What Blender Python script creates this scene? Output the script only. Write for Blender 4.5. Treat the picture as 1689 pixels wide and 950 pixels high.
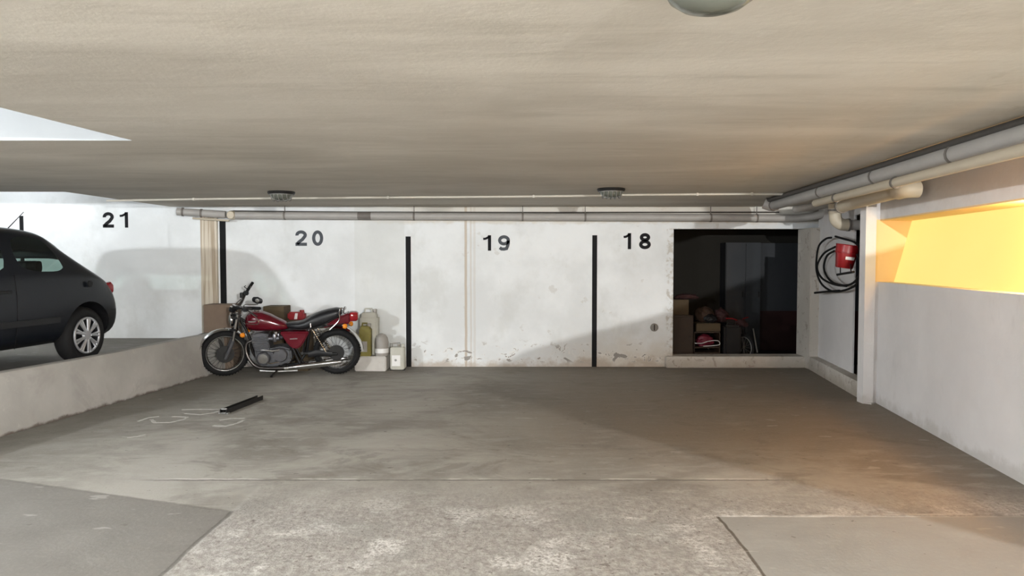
import bpy, bmesh, math, random
from mathutils import Vector, Matrix
for o in list(bpy.data.objects): bpy.data.objects.remove(o)
sc = bpy.context.scene
C = sc.collection
R = math.radians
random.seed(7)

# ------------------------------------------------------------------ camera
FPX = 1200.0
PITCH = math.atan(48/FPX)
CAMZ = 1.5
cd = bpy.data.cameras.new('camera'); cam = bpy.data.objects.new('camera', cd); C.objects.link(cam)
cd.sensor_width = 36; cd.lens = 36*FPX/1689; cd.clip_start = .02
cam.location = (0, 0, CAMZ); cam.rotation_euler = (R(90)-PITCH, 0, 0)
sc.camera = cam
def P(px, py, Y):
    """point at depth Y that lies on the line of sight through a photo pixel"""
    c, s = math.cos(PITCH), math.sin(PITCH)
    a, b = px-844.5, 475-py
    v = Vector((a, FPX*c + b*s, -FPX*s + b*c))
    return Vector((0, 0, CAMZ)) + v*(Y/v.y)
# ------------------------------------------------------------------ world and light
w = bpy.data.worlds.new('world'); sc.world = w; w.use_nodes = True
w.node_tree.nodes['Background'].inputs[0].default_value = (.6, .65, .7, 1)
w.node_tree.nodes['Background'].inputs[1].default_value = .02
sc.view_settings.view_transform = 'Standard'; sc.view_settings.look = 'None'
sc.view_settings.gamma = 1; sc.view_settings.use_curve_mapping = False
sc.view_settings.exposure = 0.68
def lamp(name, loc, power, col, r=.07):
    l = bpy.data.lights.new(name, 'POINT'); l.energy = power; l.color = col; l.shadow_soft_size = r
    o = bpy.data.objects.new(name, l); o.location = loc; C.objects.link(o); return o
L_LEFT = (-6.5, 1.6, 2.10); L_MID = (-2.5, -.6, 2.06); L_RIGHT = (2.0, -3.0, 2.08)
lamp('lamp_light', L_LEFT, 640, (.93, .97, 1), .06)
lamp('lamp_light', L_MID, 215, (.95, .97, 1), .08)
lamp('lamp_light', L_RIGHT, 1500, (.98, .98, .96), .012)

lamp('lamp_light', (-6.9, 9.0, 2.8), 22, (.93, .97, 1), .08)  # added fill for the upper wall of the left bay, no fixture modelled
L_WARM = (3.61, 4.82, 1.72)
lamp('lamp_light', L_WARM, 34, (1, .54, .2), .05)  # added warm fill for the window reveal, floor and ceiling
# ------------------------------------------------------------------ node helper
class NT:
    def __init__(s, name):
        s.m = bpy.data.materials.new(name); s.m.use_nodes = True
        s.t = s.m.node_tree; s.b = s.t.nodes['Principled BSDF']
        s.co = s.t.nodes.new('ShaderNodeTexCoord').outputs['Object']
    def link(s, a, b): s.t.links.new(a, b)
    def put(s, inp, v):
        if v is None: return
        if hasattr(v, 'is_output'): s.link(v, inp)
        else:
            if inp.type == 'RGBA' and len(v) == 3: v = (*v, 1)
            inp.default_value = v
    def math(s, op, a, b=None, c=None):
        n = s.t.nodes.new('ShaderNodeMath'); n.operation = op
        s.put(n.inputs[0], a); s.put(n.inputs[1], b); s.put(n.inputs[2], c); return n.outputs[0]
    def xyz(s, v=None):
        n = s.t.nodes.new('ShaderNodeSeparateXYZ'); s.link(v or s.co, n.inputs[0]); return n.outputs
    def mapped(s, scale, loc=(0, 0, 0), v=None):
        n = s.t.nodes.new('ShaderNodeMapping'); s.link(v or s.co, n.inputs[0])
        n.inputs['Scale'].default_value = scale; n.inputs['Location'].default_value = loc; return n.outputs[0]
    def noise(s, scale, detail=4, rough=.6, v=None, dist=0):
        n = s.t.nodes.new('ShaderNodeTexNoise'); s.link(v or s.co, n.inputs['Vector'])
        n.inputs['Scale'].default_value = scale; n.inputs['Detail'].default_value = detail
        n.inputs['Roughness'].default_value = rough; n.inputs['Distortion'].default_value = dist
        return n.outputs[0]
    def voro(s, scale, v=None, feature='F1'):
        n = s.t.nodes.new('ShaderNodeTexVoronoi'); s.link(v or s.co, n.inputs['Vector']); n.feature = feature
        n.inputs['Scale'].default_value = scale; return n.outputs['Distance']
    def step(s, v, lo, hi, a=0., b=1.):
        n = s.t.nodes.new('ShaderNodeMapRange'); n.interpolation_type = 'SMOOTHSTEP'
        s.put(n.inputs['Value'], v)
        n.inputs['From Min'].default_value = lo; n.inputs['From Max'].default_value = hi
        n.inputs['To Min'].default_value = a; n.inputs['To Max'].default_value = b; return n.outputs[0]
    def mix(s, f, a, b, mode='MIX'):
        n = s.t.nodes.new('ShaderNodeMix'); n.data_type = 'RGBA'; n.blend_type = mode
        s.put(n.inputs[0], f); s.put(n.inputs[6], a); s.put(n.inputs[7], b); return n.outputs[2]
    def mul(s, a, b): return s.math('MULTIPLY', a, b)
    def bump(s, h, strength=.3, dist=.01):
        n = s.t.nodes.new('ShaderNodeBump'); n.inputs['Strength'].default_value = strength
        n.inputs['Distance'].default_value = dist; s.link(h, n.inputs['Height']); s.link(n.outputs[0], s.b.inputs['Normal'])
    def out(s, col, rough=.8, metal=0., spec=.5):
        s.put(s.b.inputs['Base Color'], col); s.put(s.b.inputs['Roughness'], rough)
        s.b.inputs['Metallic'].default_value = metal; s.b.inputs['Specular IOR Level'].default_value = spec
        return s.m
def simple(name, col, rough=.5, metal=0., var=.12, scale=12, spec=.5, bump=0):
    n = NT(name); f = n.noise(scale, 4)
    c = n.mix(f, tuple(x*(1-var) for x in col), tuple(min(1, x*(1+var)) for x in col))
    if bump: n.bump(n.noise(scale*4), bump, .004)
    return n.out(c, rough, metal, spec)

def band(n, v, c, hw, soft=.01):       # 1 inside c-hw..c+hw
    d = n.math('ABSOLUTE', n.math('SUBTRACT', v, c))
    return n.step(d, hw, hw+soft, 1., 0.)

# floor ------------------------------------------------------------
def m_floor():
    n = NT('concrete_floor'); x, y, z = n.xyz()
    warp = n.math('MULTIPLY', n.math('SUBTRACT', n.noise(2.2, 5), .5), .22)
    warp2 = n.math('MULTIPLY', n.math('SUBTRACT', n.noise(9, 4), .5), .06)
    xw = n.math('ADD', x, warp2); yw = n.math('ADD', y, warp2)
    xw2 = n.math('ADD', x, n.mul(warp, .25))
    big = n.noise(.7, 6, .62, dist=.6); mid = n.noise(3.2, 6, .65, v=n.mapped((1, 2.2, 1))); fine = n.noise(38, 4, .7)
    col = n.mix(n.step(big, .36, .64), (.215, .198, .172), (.37, .352, .312))
    col = n.mix(n.mul(n.step(mid, .45, .66), .6), col, (.41, .395, .355))
    pt = n.noise(1.1, 6, .7, v=n.mapped((1, 1.6, 1), (7, 3, 0)), dist=1.2)
    col = n.mix(n.mul(n.step(pt, .54, .66), .45), col, (.14, .125, .105))
    # trowel streaks
    st = n.noise(2.4, 5, .7, v=n.mapped((.55, 3.2, 1)))
    col = n.mix(n.mul(n.step(st, .52, .75), .35), col, (.17, .155, .135))
    # brown tyre dirt, with shade put into the colour, in the right hand bays
    bm = n.mul(n.step(x, -1.2, 1.0), n.step(y, 4.6, 6.2))
    col = n.mix(n.mul(bm, n.step(big, .25, .6, .25, .7)), col, (.15, .116, .082))
    # darker along the foot of the back wall and towards the kerb
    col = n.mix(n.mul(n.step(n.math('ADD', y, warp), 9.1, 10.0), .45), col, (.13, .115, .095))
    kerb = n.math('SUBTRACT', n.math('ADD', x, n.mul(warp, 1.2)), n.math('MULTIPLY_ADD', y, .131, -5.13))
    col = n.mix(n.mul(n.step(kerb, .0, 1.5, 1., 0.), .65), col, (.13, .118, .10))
    # rough washed apron in the driving lane
    apron = n.mul(n.mul(n.step(xw2, -1.68, -1.64), n.step(n.math('ADD', y, n.mul(warp, .5)), 4.72, 4.84, 1., 0.)),
                  n.math('SUBTRACT', 1., n.mul(n.step(xw2, 1.19, 1.21), n.step(y, 4.17, 4.2, 1., 0.))))
    rough = n.mul(apron, n.step(n.math('ADD', y, n.mul(warp, 3.2)), 4.1, 4.75, 1., .25))
    a1 = n.mix(n.step(n.noise(24, 8, .8, v=n.mapped((1, .8, 1))), .38, .64), (.25, .23, .205), (.42, .40, .368))
    a1 = n.mix(n.mul(n.step(n.noise(2.2, 5, .65), .50, .62), n.step(n.noise(40, 6, .8), .44, .56)), a1, (.62, .605, .57))
    a1 = n.mix(n.step(n.noise(30, 5, .7, v=n.mapped((.8, 1, 1), (4, 4, 0))), .60, .66), a1, (.13, .105, .09))
    a1 = n.mix(n.mul(n.step(n.noise(9, 4, .6, v=n.mapped((.8, 1, 1), (1, 7, 0))), .66, .70), .8), a1, (.12, .10, .085))
    a1 = n.mix(n.mul(n.step(n.noise(1.4, 4), .5, .62), .55), a1, (.26, .25, .225))
    col = n.mix(rough, col, a1)
    # smoother slabs left and right of the apron
    lslab = n.mul(n.step(xw2, -1.68, -1.66, 1., 0.), n.step(n.math('MULTIPLY_ADD', x, .35, y), 3.66, 3.70, 1., 0.))
    col = n.mix(n.mul(lslab, .85), col, n.mix(mid, (.145, .135, .122), (.19, .178, .16)))
    rslab = n.mul(n.step(xw2, 1.19, 1.21), n.step(y, 4.15, 4.19, 1., 0.))
    col = n.mix(n.mul(rslab, .8), col, n.mix(mid, (.275, .27, .25), (.35, .345, .325)))
    # joints
    j = n.mul(band(n, n.math('ADD', y, n.mul(warp2, .5)), 4.88, .006, .006), n.mul(n.step(x, -2.6, -2.3), n.step(x, 1.6, 2.2, 1., 0.)))
    col = n.mix(n.mul(j, .8), col, (.09, .08, .07))
    jw = n.mul(band(n, n.math('ADD', y, n.mul(warp2, .5)), 4.905, .006, .01), n.mul(n.step(x, -2.5, -2.2), n.step(n.noise(3, 3), .46, .56)))
    col = n.mix(n.mul(n.mul(jw, n.step(x, 1.4, 2, 1., 0.)), .7), col, (.62, .6, .56))
    j2 = n.mul(band(n, xw2, 1.2, .006, .006), n.step(y, 4.17, 4.19, 1., 0.))
    j3 = n.mul(band(n, xw2, -1.67, .006, .012), n.step(y, 4.25, 4.3, 1., 0.))
    j4 = n.mul(band(n, n.math('MULTIPLY_ADD', x, .35, n.math('ADD', y, n.mul(warp2, .6))), 3.68, .008, .014), n.step(x, -1.7, -1.65, 1., 0.))
    col = n.mix(n.mul(n.math('MAXIMUM', n.math('MAXIMUM', j2, j3), n.mul(j4, .5)), .75), col, (.08, .07, .06))
    j5 = n.mul(band(n, n.math('MULTIPLY_ADD', x, -.02, n.math('ADD', y, n.mul(warp2, .6))), 4.17, .006, .012), n.mul(n.step(x, 1.2, 1.3), n.step(n.noise(4, 3), .44, .56)))
    col = n.mix(n.mul(j5, .6), col, (.58, .56, .52))
    # small chips and pale scuffs
    ch = n.mul(n.step(n.noise(13, 3, .5), .69, .72), 1.)
    col = n.mix(n.mul(ch, .6), col, (.12, .105, .09))
    sc_ = n.step(n.noise(6, 3, .5, v=n.mapped((.6, 1.6, 1), (3, 7, 0))), .68, .72)
    col = n.mix(n.mul(sc_, .35), col, (.5, .48, .44))
    col = n.mix(n.mul(n.math('SUBTRACT', fine, .5), .5), col, (.5, .48, .45))
    n.bump(n.math('ADD', n.mul(fine, n.step(rough, 0, 1, .25, 1.2)), n.mul(n.noise(12, 6, .75), n.mul(rough, 2.))), .5, .012)
    return n.out(col, n.step(mid, .3, .7, .62, .85), spec=.35)
# painted walls -----------------------------------------------------
def m_wall(kind='back'):
    n = NT('white_wall_paint_'+kind); x, y, z = n.xyz()
    big = n.noise(.9, 5, .6); mid = n.noise(4, 6, .65); fine = n.noise(30, 4)
    if kind == 'back':
        col = n.mix(n.step(big, .35, .68), (.69, .71, .715), (.82, .845, .855))
        # cream unpainted margin at the top
        top = n.step(n.math('ADD', z, n.mul(mid, .16)), 2.05, 2.10)
        col = n.mix(n.mul(n.mul(top, n.step(x, -2.6, -1.2)), .7), col, (.64, .60, .52))
        # broad grey wear in the middle of the bays
        gw = n.mul(n.step(n.noise(1.5, 5, .6, v=n.mapped((1, 1, .8), (2.2, 0, .4))), .52, .68), .45)
        col = n.mix(gw, col, (.58, .59, .57))
        # repainted field edges
        col = n.mix(n.mul(n.mul(n.step(x, -2.19, -2.17), n.step(x, -1.5, -1.48, 1., 0.)), .35), col, (.60, .61, .58))
        # vertical pipe chase with rust streaks
        for cx, hw, k in ((-.63, .012, .8), (-.56, .006, .4), (-.51, .01, .25)):
            b_ = band(n, n.math('ADD', x, n.mul(n.noise(3, 2, v=n.mapped((0, 0, 1))), .02)), cx, hw, .01)
            col = n.mix(n.mul(b_, k), col, (.50, .42, .33))
        # damp foot: cream and brown
        zz = n.math('ADD', z, n.mul(n.math('SUBTRACT', mid, .5), .55))
        col = n.mix(n.mul(n.step(zz, .05, .6, 1., 0.), n.mul(n.step(x, .3, 1.6), .75)), col, (.60, .545, .46))
        col = n.mix(n.mul(n.step(zz, -.02, .14, 1., 0.), .7), col, (.42, .34, .26))
        # flaked plaster near the foot
        pz = n.mul(n.step(z, .03, .1), n.step(z, .2, .42, 1., 0.))
        pk = n.mul(n.step(n.noise(6.5, 5, .62, v=n.mapped((1, 1, 1.5)), dist=1.2), .60, .62), n.mul(pz, n.step(x, -1.45, -1.3)))
        edge = n.mul(n.step(n.noise(6.5, 5, .62, v=n.mapped((1, 1, 1.5)), dist=1.2), .555, .60), n.mul(pz, n.step(x, -1.45, -1.3)))
        col = n.mix(n.mul(edge, .6), col, (.80, .78, .74))
        col = n.mix(n.mul(pk, .85), col, (.23, .21, .19))
        # a few hand sized dirt marks
        dm = n.mul(n.step(n.noise(5.2, 4, .55, v=n.mapped((1, 1, 1), (5, 1, 2.3))), .66, .70), n.mul(n.step(z, .3, .5), n.step(x, -.8, -.6)))
        col = n.mix(n.mul(dm, .35), col, (.50, .47, .42))
        # edge of the opening is chipped
        ce = n.mul(n.mul(n.step(z, 1.9, 1.93, 1., 0.), n.step(n.math('ADD', x, n.mul(n.noise(9, 4), .14)), 2.20, 2.24)), n.step(n.noise(14, 4), .45, .6))
        col = n.mix(n.mul(ce, .6), col, (.42, .38, .31))
    elif kind == 'right':
        col = n.mix(n.step(big, .3, .7), (.70, .685, .68), (.79, .775, .77))
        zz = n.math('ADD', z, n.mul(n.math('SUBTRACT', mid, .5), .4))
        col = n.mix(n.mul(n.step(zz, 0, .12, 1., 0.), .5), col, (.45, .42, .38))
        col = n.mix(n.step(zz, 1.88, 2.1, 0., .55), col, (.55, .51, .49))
        dm = n.mul(n.step(n.noise(3.2, 4, .6, v=n.mapped((1, 1, .45), (1, 0, 4))), .6, .72), .3)
        col = n.mix(dm, col, (.52, .5, .49))
    elif kind == 'kerb':
        col = n.mix(n.step(big, .35, .65), (.36, .35, .325), (.46, .445, .42))
        col = n.mix(n.mul(n.step(n.noise(1.6, 6, .65, dist=.8), .5, .66), .5), col, (.31, .295, .275))
        col = n.mix(n.mul(n.step(n.noise(7, 6, .7), .6, .7), .35), col, (.55, .53, .5))
        zz = n.math('ADD', z, n.mul(n.math('SUBTRACT', n.noise(6, 5, .7), .5), .09))
        col = n.mix(n.step(zz, .0, .035, 1., 0.), col, (.12, .10, .085))
    elif kind == 'dirty':
        col = n.mix(n.step(big, .3, .7), (.50, .47, .42), (.66, .63, .58))
        zz = n.math('ADD', z, n.mul(n.math('SUBTRACT', mid, .5), .3))
        col = n.mix(n.step(zz, 0, .2, .75, 0.), col, (.36, .31, .25))
        col = n.mix(n.mul(n.step(n.noise(9, 5, .7, dist=1), .57, .63), .6), col, (.25, .2, .16))
    elif kind == 'strip':
        sv = n.noise(14, 3, v=n.mapped((1.6, 1, .05)))
        col = n.mix(n.step(sv, .42, .58), (.66, .60, .50), (.42, .34, .25))
        col = n.mix(n.mul(n.step(z, .6, 1.1, 1., 0.), .4), col, (.42, .4, .35))
    elif kind == 'ceiling':
        s1 = n.noise(1.0, 6, .6, v=n.mapped((.45, 1.5, 1)), dist=.5)
        col = n.mix(n.step(s1, .32, .7), (.50, .468, .41), (.63, .595, .53))
        s2 = n.noise(2.4, 5, .65, v=n.mapped((.3, 2.4, 1), (4, 2, 0)))
        col = n.mix(n.mul(n.step(s2, .52, .72), .38), col, (.38, .35, .295))
        s3 = n.noise(3.5, 7, .72, v=n.mapped((.8, 1.3, 1), (1, 9, 0)), dist=.8)
        col = n.mix(n.mul(n.step(s3, .5, .7), .25), col, (.68, .65, .6))
        rr = n.mul(n.step(x, .6, 2.6), n.step(n.noise(3.6, 6, .7, v=n.mapped((1, .6, 1)), dist=1.5), .52, .70))
        col = n.mix(n.mul(rr, .3), col, (.36, .32, .25))
    n.bump(n.math('ADD', n.mul(fine, .4), mid), .25, .012)
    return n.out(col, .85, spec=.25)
M = {}
M['floor'] = m_floor()
for k in ('back', 'right', 'kerb', 'dirty', 'strip', 'ceiling'): M[k] = m_wall(k)
M['shaft'] = simple('grey_shaft_plaster', (.36, .375, .385), .9, var=.12, scale=1.5)
M['white'] = simple('white_plaster', (.80, .81, .81), .9, var=.05, scale=2)
M['black_paint'] = simple('black_line_paint', (.008, .008, .009), .7, var=.4, scale=8, spec=.2)
M['digit'] = simple('black_number_paint', (.009, .009, .011), .7, var=.3, scale=20, spec=.2)
M['digit_faded'] = simple('faded_number_paint', (.05, .058, .07), .65, var=.3, scale=20)
M['pipe'] = simple('grey_pipe_plastic', (.36, .345, .325), .5, var=.18, scale=4)
M['pipe_warm'] = simple('cream_pipe_plastic', (.50, .44, .34), .5, var=.12, scale=4)
M['pipe_dark'] = simple('dirty_pipe', (.15, .135, .12), .6, var=.3, scale=5)
M['dark_metal'] = simple('dark_painted_metal', (.012, .0115, .011), .5, var=.4, scale=15, spec=.3)
M['cable'] = simple('dark_cable', (.05, .045, .04), .6, var=.3)
M['conduit'] = simple('cream_conduit', (.52, .49, .43), .55, var=.15, scale=3)
M['chrome'] = simple('chrome', (.62, .61, .60), .14, 1., var=.08, scale=20)
M['dirty_chrome'] = simple('dirty_chrome', (.12, .11, .105), .35, 1., var=.3, scale=25)
M['dull_chrome'] = simple('pitted_chrome', (.55, .54, .52), .28, 1., var=.2, scale=25)
M['alu'] = simple('cast_aluminium', (.15, .153, .165), .4, .7, var=.2, scale=18)
M['rubber'] = simple('tyre_rubber', (.009, .009, .0095), .8, var=.3, scale=25, spec=.25)
M['polished_alu'] = simple('polished_engine_cover', (.23, .23, .25), .3, .8, var=.12, scale=10)
M['red'] = simple('red_lacquer', (.10, .002, .009), .18, 0., var=.15, scale=3, spec=.7)
M['black'] = simple('satin_black', (.007, .007, .008), .45, var=.3, spec=.3)
M['leather'] = simple('black_vinyl', (.009, .009, .011), .42, var=.3, scale=30, bump=.2, spec=.4)
M['amber'] = simple('amber_lens', (.80, .26, .02), .2, var=.1)
M['red_lens'] = simple('red_lens', (.25, .01, .015), .15, var=.15)
M['carpaint'] = simple('dark_grey_car_paint', (.006, .0078, .0115), .28, 0, var=.08, scale=4, spec=.35)
M['carplastic'] = simple('charcoal_bumper_plastic', (.008, .009, .011), .55, var=.15)
M['alloy'] = simple('silver_alloy', (.55, .56, .58), .35, .7, var=.1)
M['cardboard'] = simple('brown_cardboard', (.20, .145, .105), .85, var=.2, scale=6)
M['card_dark'] = simple('dark_cardboard', (.075, .052, .026), .85, var=.25, scale=6)
M['wood'] = simple('brown_cabinet_wood', (.022, .010, .004), .55, var=.3, scale=6)
M['cream_plastic'] = simple('dirty_cream_plastic', (.46, .45, .39), .55, var=.15, scale=9)
M['grey_plastic'] = simple('dusty_translucent_plastic', (.29, .27, .245), .5, var=.2, scale=9)
M['yellow'] = simple('dusty_yellow', (.15, .125, .012), .55, var=.3, scale=10)
M['concrete'] = simple('pale_concrete_block', (.50, .475, .44), .9, var=.2, scale=8, bump=.3)
M['red_plastic'] = simple('red_plastic', (.25, .006, .009), .35, var=.2, scale=5)
M['locker'] = simple('grey_locker_paint', (.03, .034, .04), .6, var=.08, scale=2)
M['maroon'] = simple('maroon_paint', (.022, .003, .003), .6, var=.2, scale=2)
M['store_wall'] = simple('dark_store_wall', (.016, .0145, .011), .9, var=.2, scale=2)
M['pink'] = simple('magenta_bag', (.12, .004, .018), .6, var=.3, scale=14)
M['maroon_bag'] = simple('dark_red_cloth', (.03, .007, .007), .8, var=.3, scale=14)
M['tan_cloth'] = simple('tan_cloth', (.045, .024, .014), .9, var=.3, scale=14)
M['grey_metal'] = simple('dull_grey_metal', (.25, .245, .23), .5, .4, var=.25, scale=14)
M['label_white'] = simple('white_label', (.75, .74, .72), .6, var=.08, scale=20)
M['chalk'] = simple('worn_white_paint', (.47, .455, .425), .9, var=.35, scale=30)
def m_glass(name, col, rough=.0, alpha=None):
    n = NT(name); t = n.t
    g = t.nodes.new('ShaderNodeBsdfTransparent'); g.inputs[0].default_value = (*col, 1)
    gl = t.nodes.new('ShaderNodeBsdfGlossy'); gl.inputs['Roughness'].default_value = .03
    mx = t.nodes.new('ShaderNodeMixShader'); mx.inputs[0].default_value = .07; n.link(g.outputs[0], mx.inputs[1]); n.link(gl.outputs[0], mx.inputs[2])
    n.link(mx.outputs[0], t.nodes['Material Output'].inputs[0]); return n.m
M['car_glass'] = m_glass('tinted_car_glass', (.55, .66, .62))
def m_lampglass():
    n = NT('frosted_lamp_glass'); n.b.inputs['Transmission Weight'].default_value = .35
    return n.out((.17, .18, .15), .2)
M['lamp_glass'] = m_lampglass()
def m_pane():
    n = NT('lit_frosted_window'); x, y, z = n.xyz()
    f = n.noise(.8, 2)
    em = n.mix(f, (1.0, .70, .19), (1.0, .78, .23))
    n.put(n.b.inputs['Emission Color'], em); n.b.inputs['Emission Strength'].default_value = .60
    return n.out((.25, .2, .1), .6, spec=.2)
M['pane'] = m_pane()
def m_lit():
    n = NT('lit_lamp_glass'); n.put(n.b.inputs['Emission Color'], (1, .98, .94)); n.b.inputs['Emission Strength'].default_value = 6
    return n.out((.9, .9, .88), .4)
M['lit'] = m_lit()

# ------------------------------------------------------------------ mesh builder
class MB:
    def __init__(s): s.bm = bmesh.new()
    def face(s, vs):
        try: return s.bm.faces.new(vs)
        except ValueError: return None
    def box(s, lo, hi, bev=0, rot=0, piv=None):
        b2 = bmesh.new(); bmesh.ops.create_cube(b2, size=1)
        c = [(a+b)/2 for a, b in zip(lo, hi)]; d = [abs(b-a) for a, b in zip(lo, hi)]
        for v in b2.verts: v.co = Vector((v.co.x*d[0], v.co.y*d[1], v.co.z*d[2]))
        if bev: bmesh.ops.bevel(b2, geom=b2.edges[:], offset=min(bev, min(d)*.45), segments=2, affect='EDGES')
        m = Matrix.Translation(c) @ Matrix.Rotation(rot, 4, 'Z'); b2.transform(m); s.join(b2); return s
    def join(s, b2):
        me = bpy.data.meshes.new('t'); b2.to_mesh(me); s.bm.from_mesh(me); bpy.data.meshes.remove(me); b2.free()
    def prism(s, pts, z0, z1):
        a = [s.bm.verts.new((p[0], p[1], z0)) for p in pts]; b = [s.bm.verts.new((p[0], p[1], z1)) for p in pts]
        s.face(a[::-1]); s.face(b); n = len(pts)
        for i in range(n): s.face([a[i], a[(i+1) % n], b[(i+1) % n], b[i]])
        return s
    def plate(s, pts, y0, y1, bev=0):      # outline in x,z; thickness in y
        b2 = bmesh.new()
        a = [b2.verts.new((p[0], y0, p[1])) for p in pts]; b = [b2.verts.new((p[0], y1, p[1])) for p in pts]
        b2.faces.new(a); b2.faces.new(b[::-1]); n = len(pts)
        for i in range(n): b2.faces.new([a[(i+1) % n], a[i], b[i], b[(i+1) % n]])
        bmesh.ops.recalc_face_normals(b2, faces=b2.faces)
        if bev: bmesh.ops.bevel(b2, geom=b2.edges[:], offset=bev, segments=3, affect='EDGES')
        s.join(b2); return s
    def rings(s, rings, closed=False, cap=True):
        R_ = [[s.bm.verts.new(p) for p in r] for r in rings]; n = len(R_[0]); m = len(R_)
        for i in range(m if closed else m-1):
            A, B = R_[i], R_[(i+1) % m]
            for k in range(n): s.face([A[k], A[(k+1) % n], B[(k+1) % n], B[k]])
        if cap and not closed: s.face(R_[0][::-1]); s.face(R_[-1])
        return s
    def tube(s, path, r, n=10, closed=False, cap=True, smooth=0):
        path = [Vector(p) for p in path]
        if smooth:
            out = []; m = len(path)
            for i in range(m if closed else m-1):
                p0 = path[i-1] if (i or closed) else path[0]; p1 = path[i]; p2 = path[(i+1) % m]
                p3 = path[(i+2) % m] if (closed or i+2 < m) else path[-1]
                for k in range(smooth):
                    t = k/smooth
                    out.append(.5*((2*p1)+(-p0+p2)*t+(2*p0-5*p1+4*p2-p3)*t*t+(-p0+3*p1-3*p2+p3)*t**3))
            if not closed: out.append(path[-1])
            path = out
        m = len(path); rr = []; nrm = None
        for i, p in enumerate(path):
            if closed: t = path[(i+1) % m]-path[i-1]
            else: t = path[min(i+1, m-1)]-path[max(i-1, 0)]
            t.normalize()
            if nrm is None:
                up = Vector((0, 0, 1)) if abs(t.z) < .9 else Vector((1, 0, 0)); nrm = t.cross(up).normalized()
            else: nrm = (nrm-t*nrm.dot(t)).normalized()
            bn = t.cross(nrm)
            ra = r[min(int(i*len(r)/m), len(r)-1)] if isinstance(r, (list, tuple)) else r
            rr.append([p+nrm*(math.cos(2*math.pi*k/n)*ra)+bn*(math.sin(2*math.pi*k/n)*ra) for k in range(n)])
        return s.rings(rr, closed, cap)
    def lathe(s, prof, c, axis='Z', n=24):   # prof (radius, along)
        c = Vector(c); rr = []
        for r, h in prof:
            ring = []
            for k in range(n):
                a = 2*math.pi*k/n; u, v = math.cos(a)*max(r, 1e-4), math.sin(a)*max(r, 1e-4)
                ring.append(c+Vector({'Z': (u, v, h), 'Y': (v, h, u), 'X': (h, u, v)}[axis]))
            rr.append(ring)
        return s.rings(rr)
    def torus(s, c, Rr, rw, rh, axis='Y', n=36, m=10):  # section half width along axis rw, radial rh
        c = Vector(c); rr = []
        for i in range(n):
            a = 2*math.pi*i/n; ring = []
            for k in range(m):
                b = 2*math.pi*k/m; rad = Rr+rh*math.cos(b); h = rw*math.sin(b)
                ring.append(c+Vector({'Y': (rad*math.cos(a), h, rad*math.sin(a)), 'X': (h, rad*math.cos(a), rad*math.sin(a)), 'Z': (rad*math.cos(a), rad*math.sin(a), h)}[axis]))
            rr.append(ring)
        return s.rings(rr, True)
    def strip(s, path, wd, y0, y1, closed=False):   # flat stroke in x,z
        pts = [Vector((p[0], p[1])) for p in path]; m = len(pts); L, Rt = [], []
        for i, p in enumerate(pts):
            a = pts[i-1] if (closed or i) else p; b = pts[(i+1) % m] if (closed or i < m-1) else p
            d1 = (p-a).normalized() if (p-a).length > 1e-6 else (b-p).normalized()
            d2 = (b-p).normalized() if (b-p).length > 1e-6 else d1
            t = (d1+d2).normalized() if (d1+d2).length > 1e-6 else d1
            nn = Vector((-t.y, t.x)); k = wd/2/max(.5, nn.dot(Vector((-d1.y, d1.x))))
            L.append(p+nn*k); Rt.append(p-nn*k)
        rr = [[(l.x, y0, l.y), (l.x, y1, l.y), (r.x, y1, r.y), (r.x, y0, r.y)] for l, r in zip(L, Rt)]
        return s.rings(rr, closed)
    def loft(s, secs, n=20, p=2.5):   # secs: (x, zc, hh, hw [,yc]) superellipse rings along x
        rr = []
        for q in secs:
            x, zc, hh, hw = q[:4]; yc = q[4] if len(q) > 4 else 0; ring = []
            for k in range(n):
                a = 2*math.pi*k/n; ca, sa = math.cos(a), math.sin(a)
                ring.append((x, yc+hw*math.copysign(abs(ca)**(2/p), ca), zc+hh*math.copysign(abs(sa)**(2/p), sa)))
            rr.append(ring)
        return s.rings(rr)
    def build(s, name, mat, parent=None, smooth=True, loc=None, sub=0):
        bmesh.ops.recalc_face_normals(s.bm, faces=s.bm.faces)
        me = bpy.data.meshes.new(name)
        if loc is not None:
            s.bm.transform(Matrix.Translation(-Vector(loc)))
        s.bm.to_mesh(me); s.bm.free()
        for m_ in (mat if isinstance(mat, list) else [mat]): me.materials.append(m_)
        o = bpy.data.objects.new(name, me); C.objects.link(o)
        if loc is not None: o.location = loc
        if parent: o.parent = parent
        if smooth:
            me.polygons.foreach_set('use_smooth', [True]*len(me.polygons))
            me.set_sharp_from_angle(angle=R(38))
        if sub:
            md = o.modifiers.new('s', 'SUBSURF'); md.levels = sub; md.render_levels = sub
        return o
def tag(o, label, cat, group=None, kind=None):
    o['label'] = label; o['category'] = cat
    if group: o['group'] = group
    if kind: o['kind'] = kind
    return o
def struct(name, mb, mat, smooth=False):
    o = mb.build(name, mat, smooth=smooth); o['kind'] = 'structure'; return o
def thing(name, loc, label, cat, group=None, rot=(0, 0, 0)):
    o = bpy.data.objects.new(name, None); C.objects.link(o); o.empty_display_size = .1
    o.location = loc; o.rotation_euler = rot; return tag(o, label, cat, group)
def copy_tree(o, parent=None):
    c = o.copy(); C.objects.link(c); c.parent = parent
    for ch in list(o.children): copy_tree(ch, c)
    return c

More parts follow.
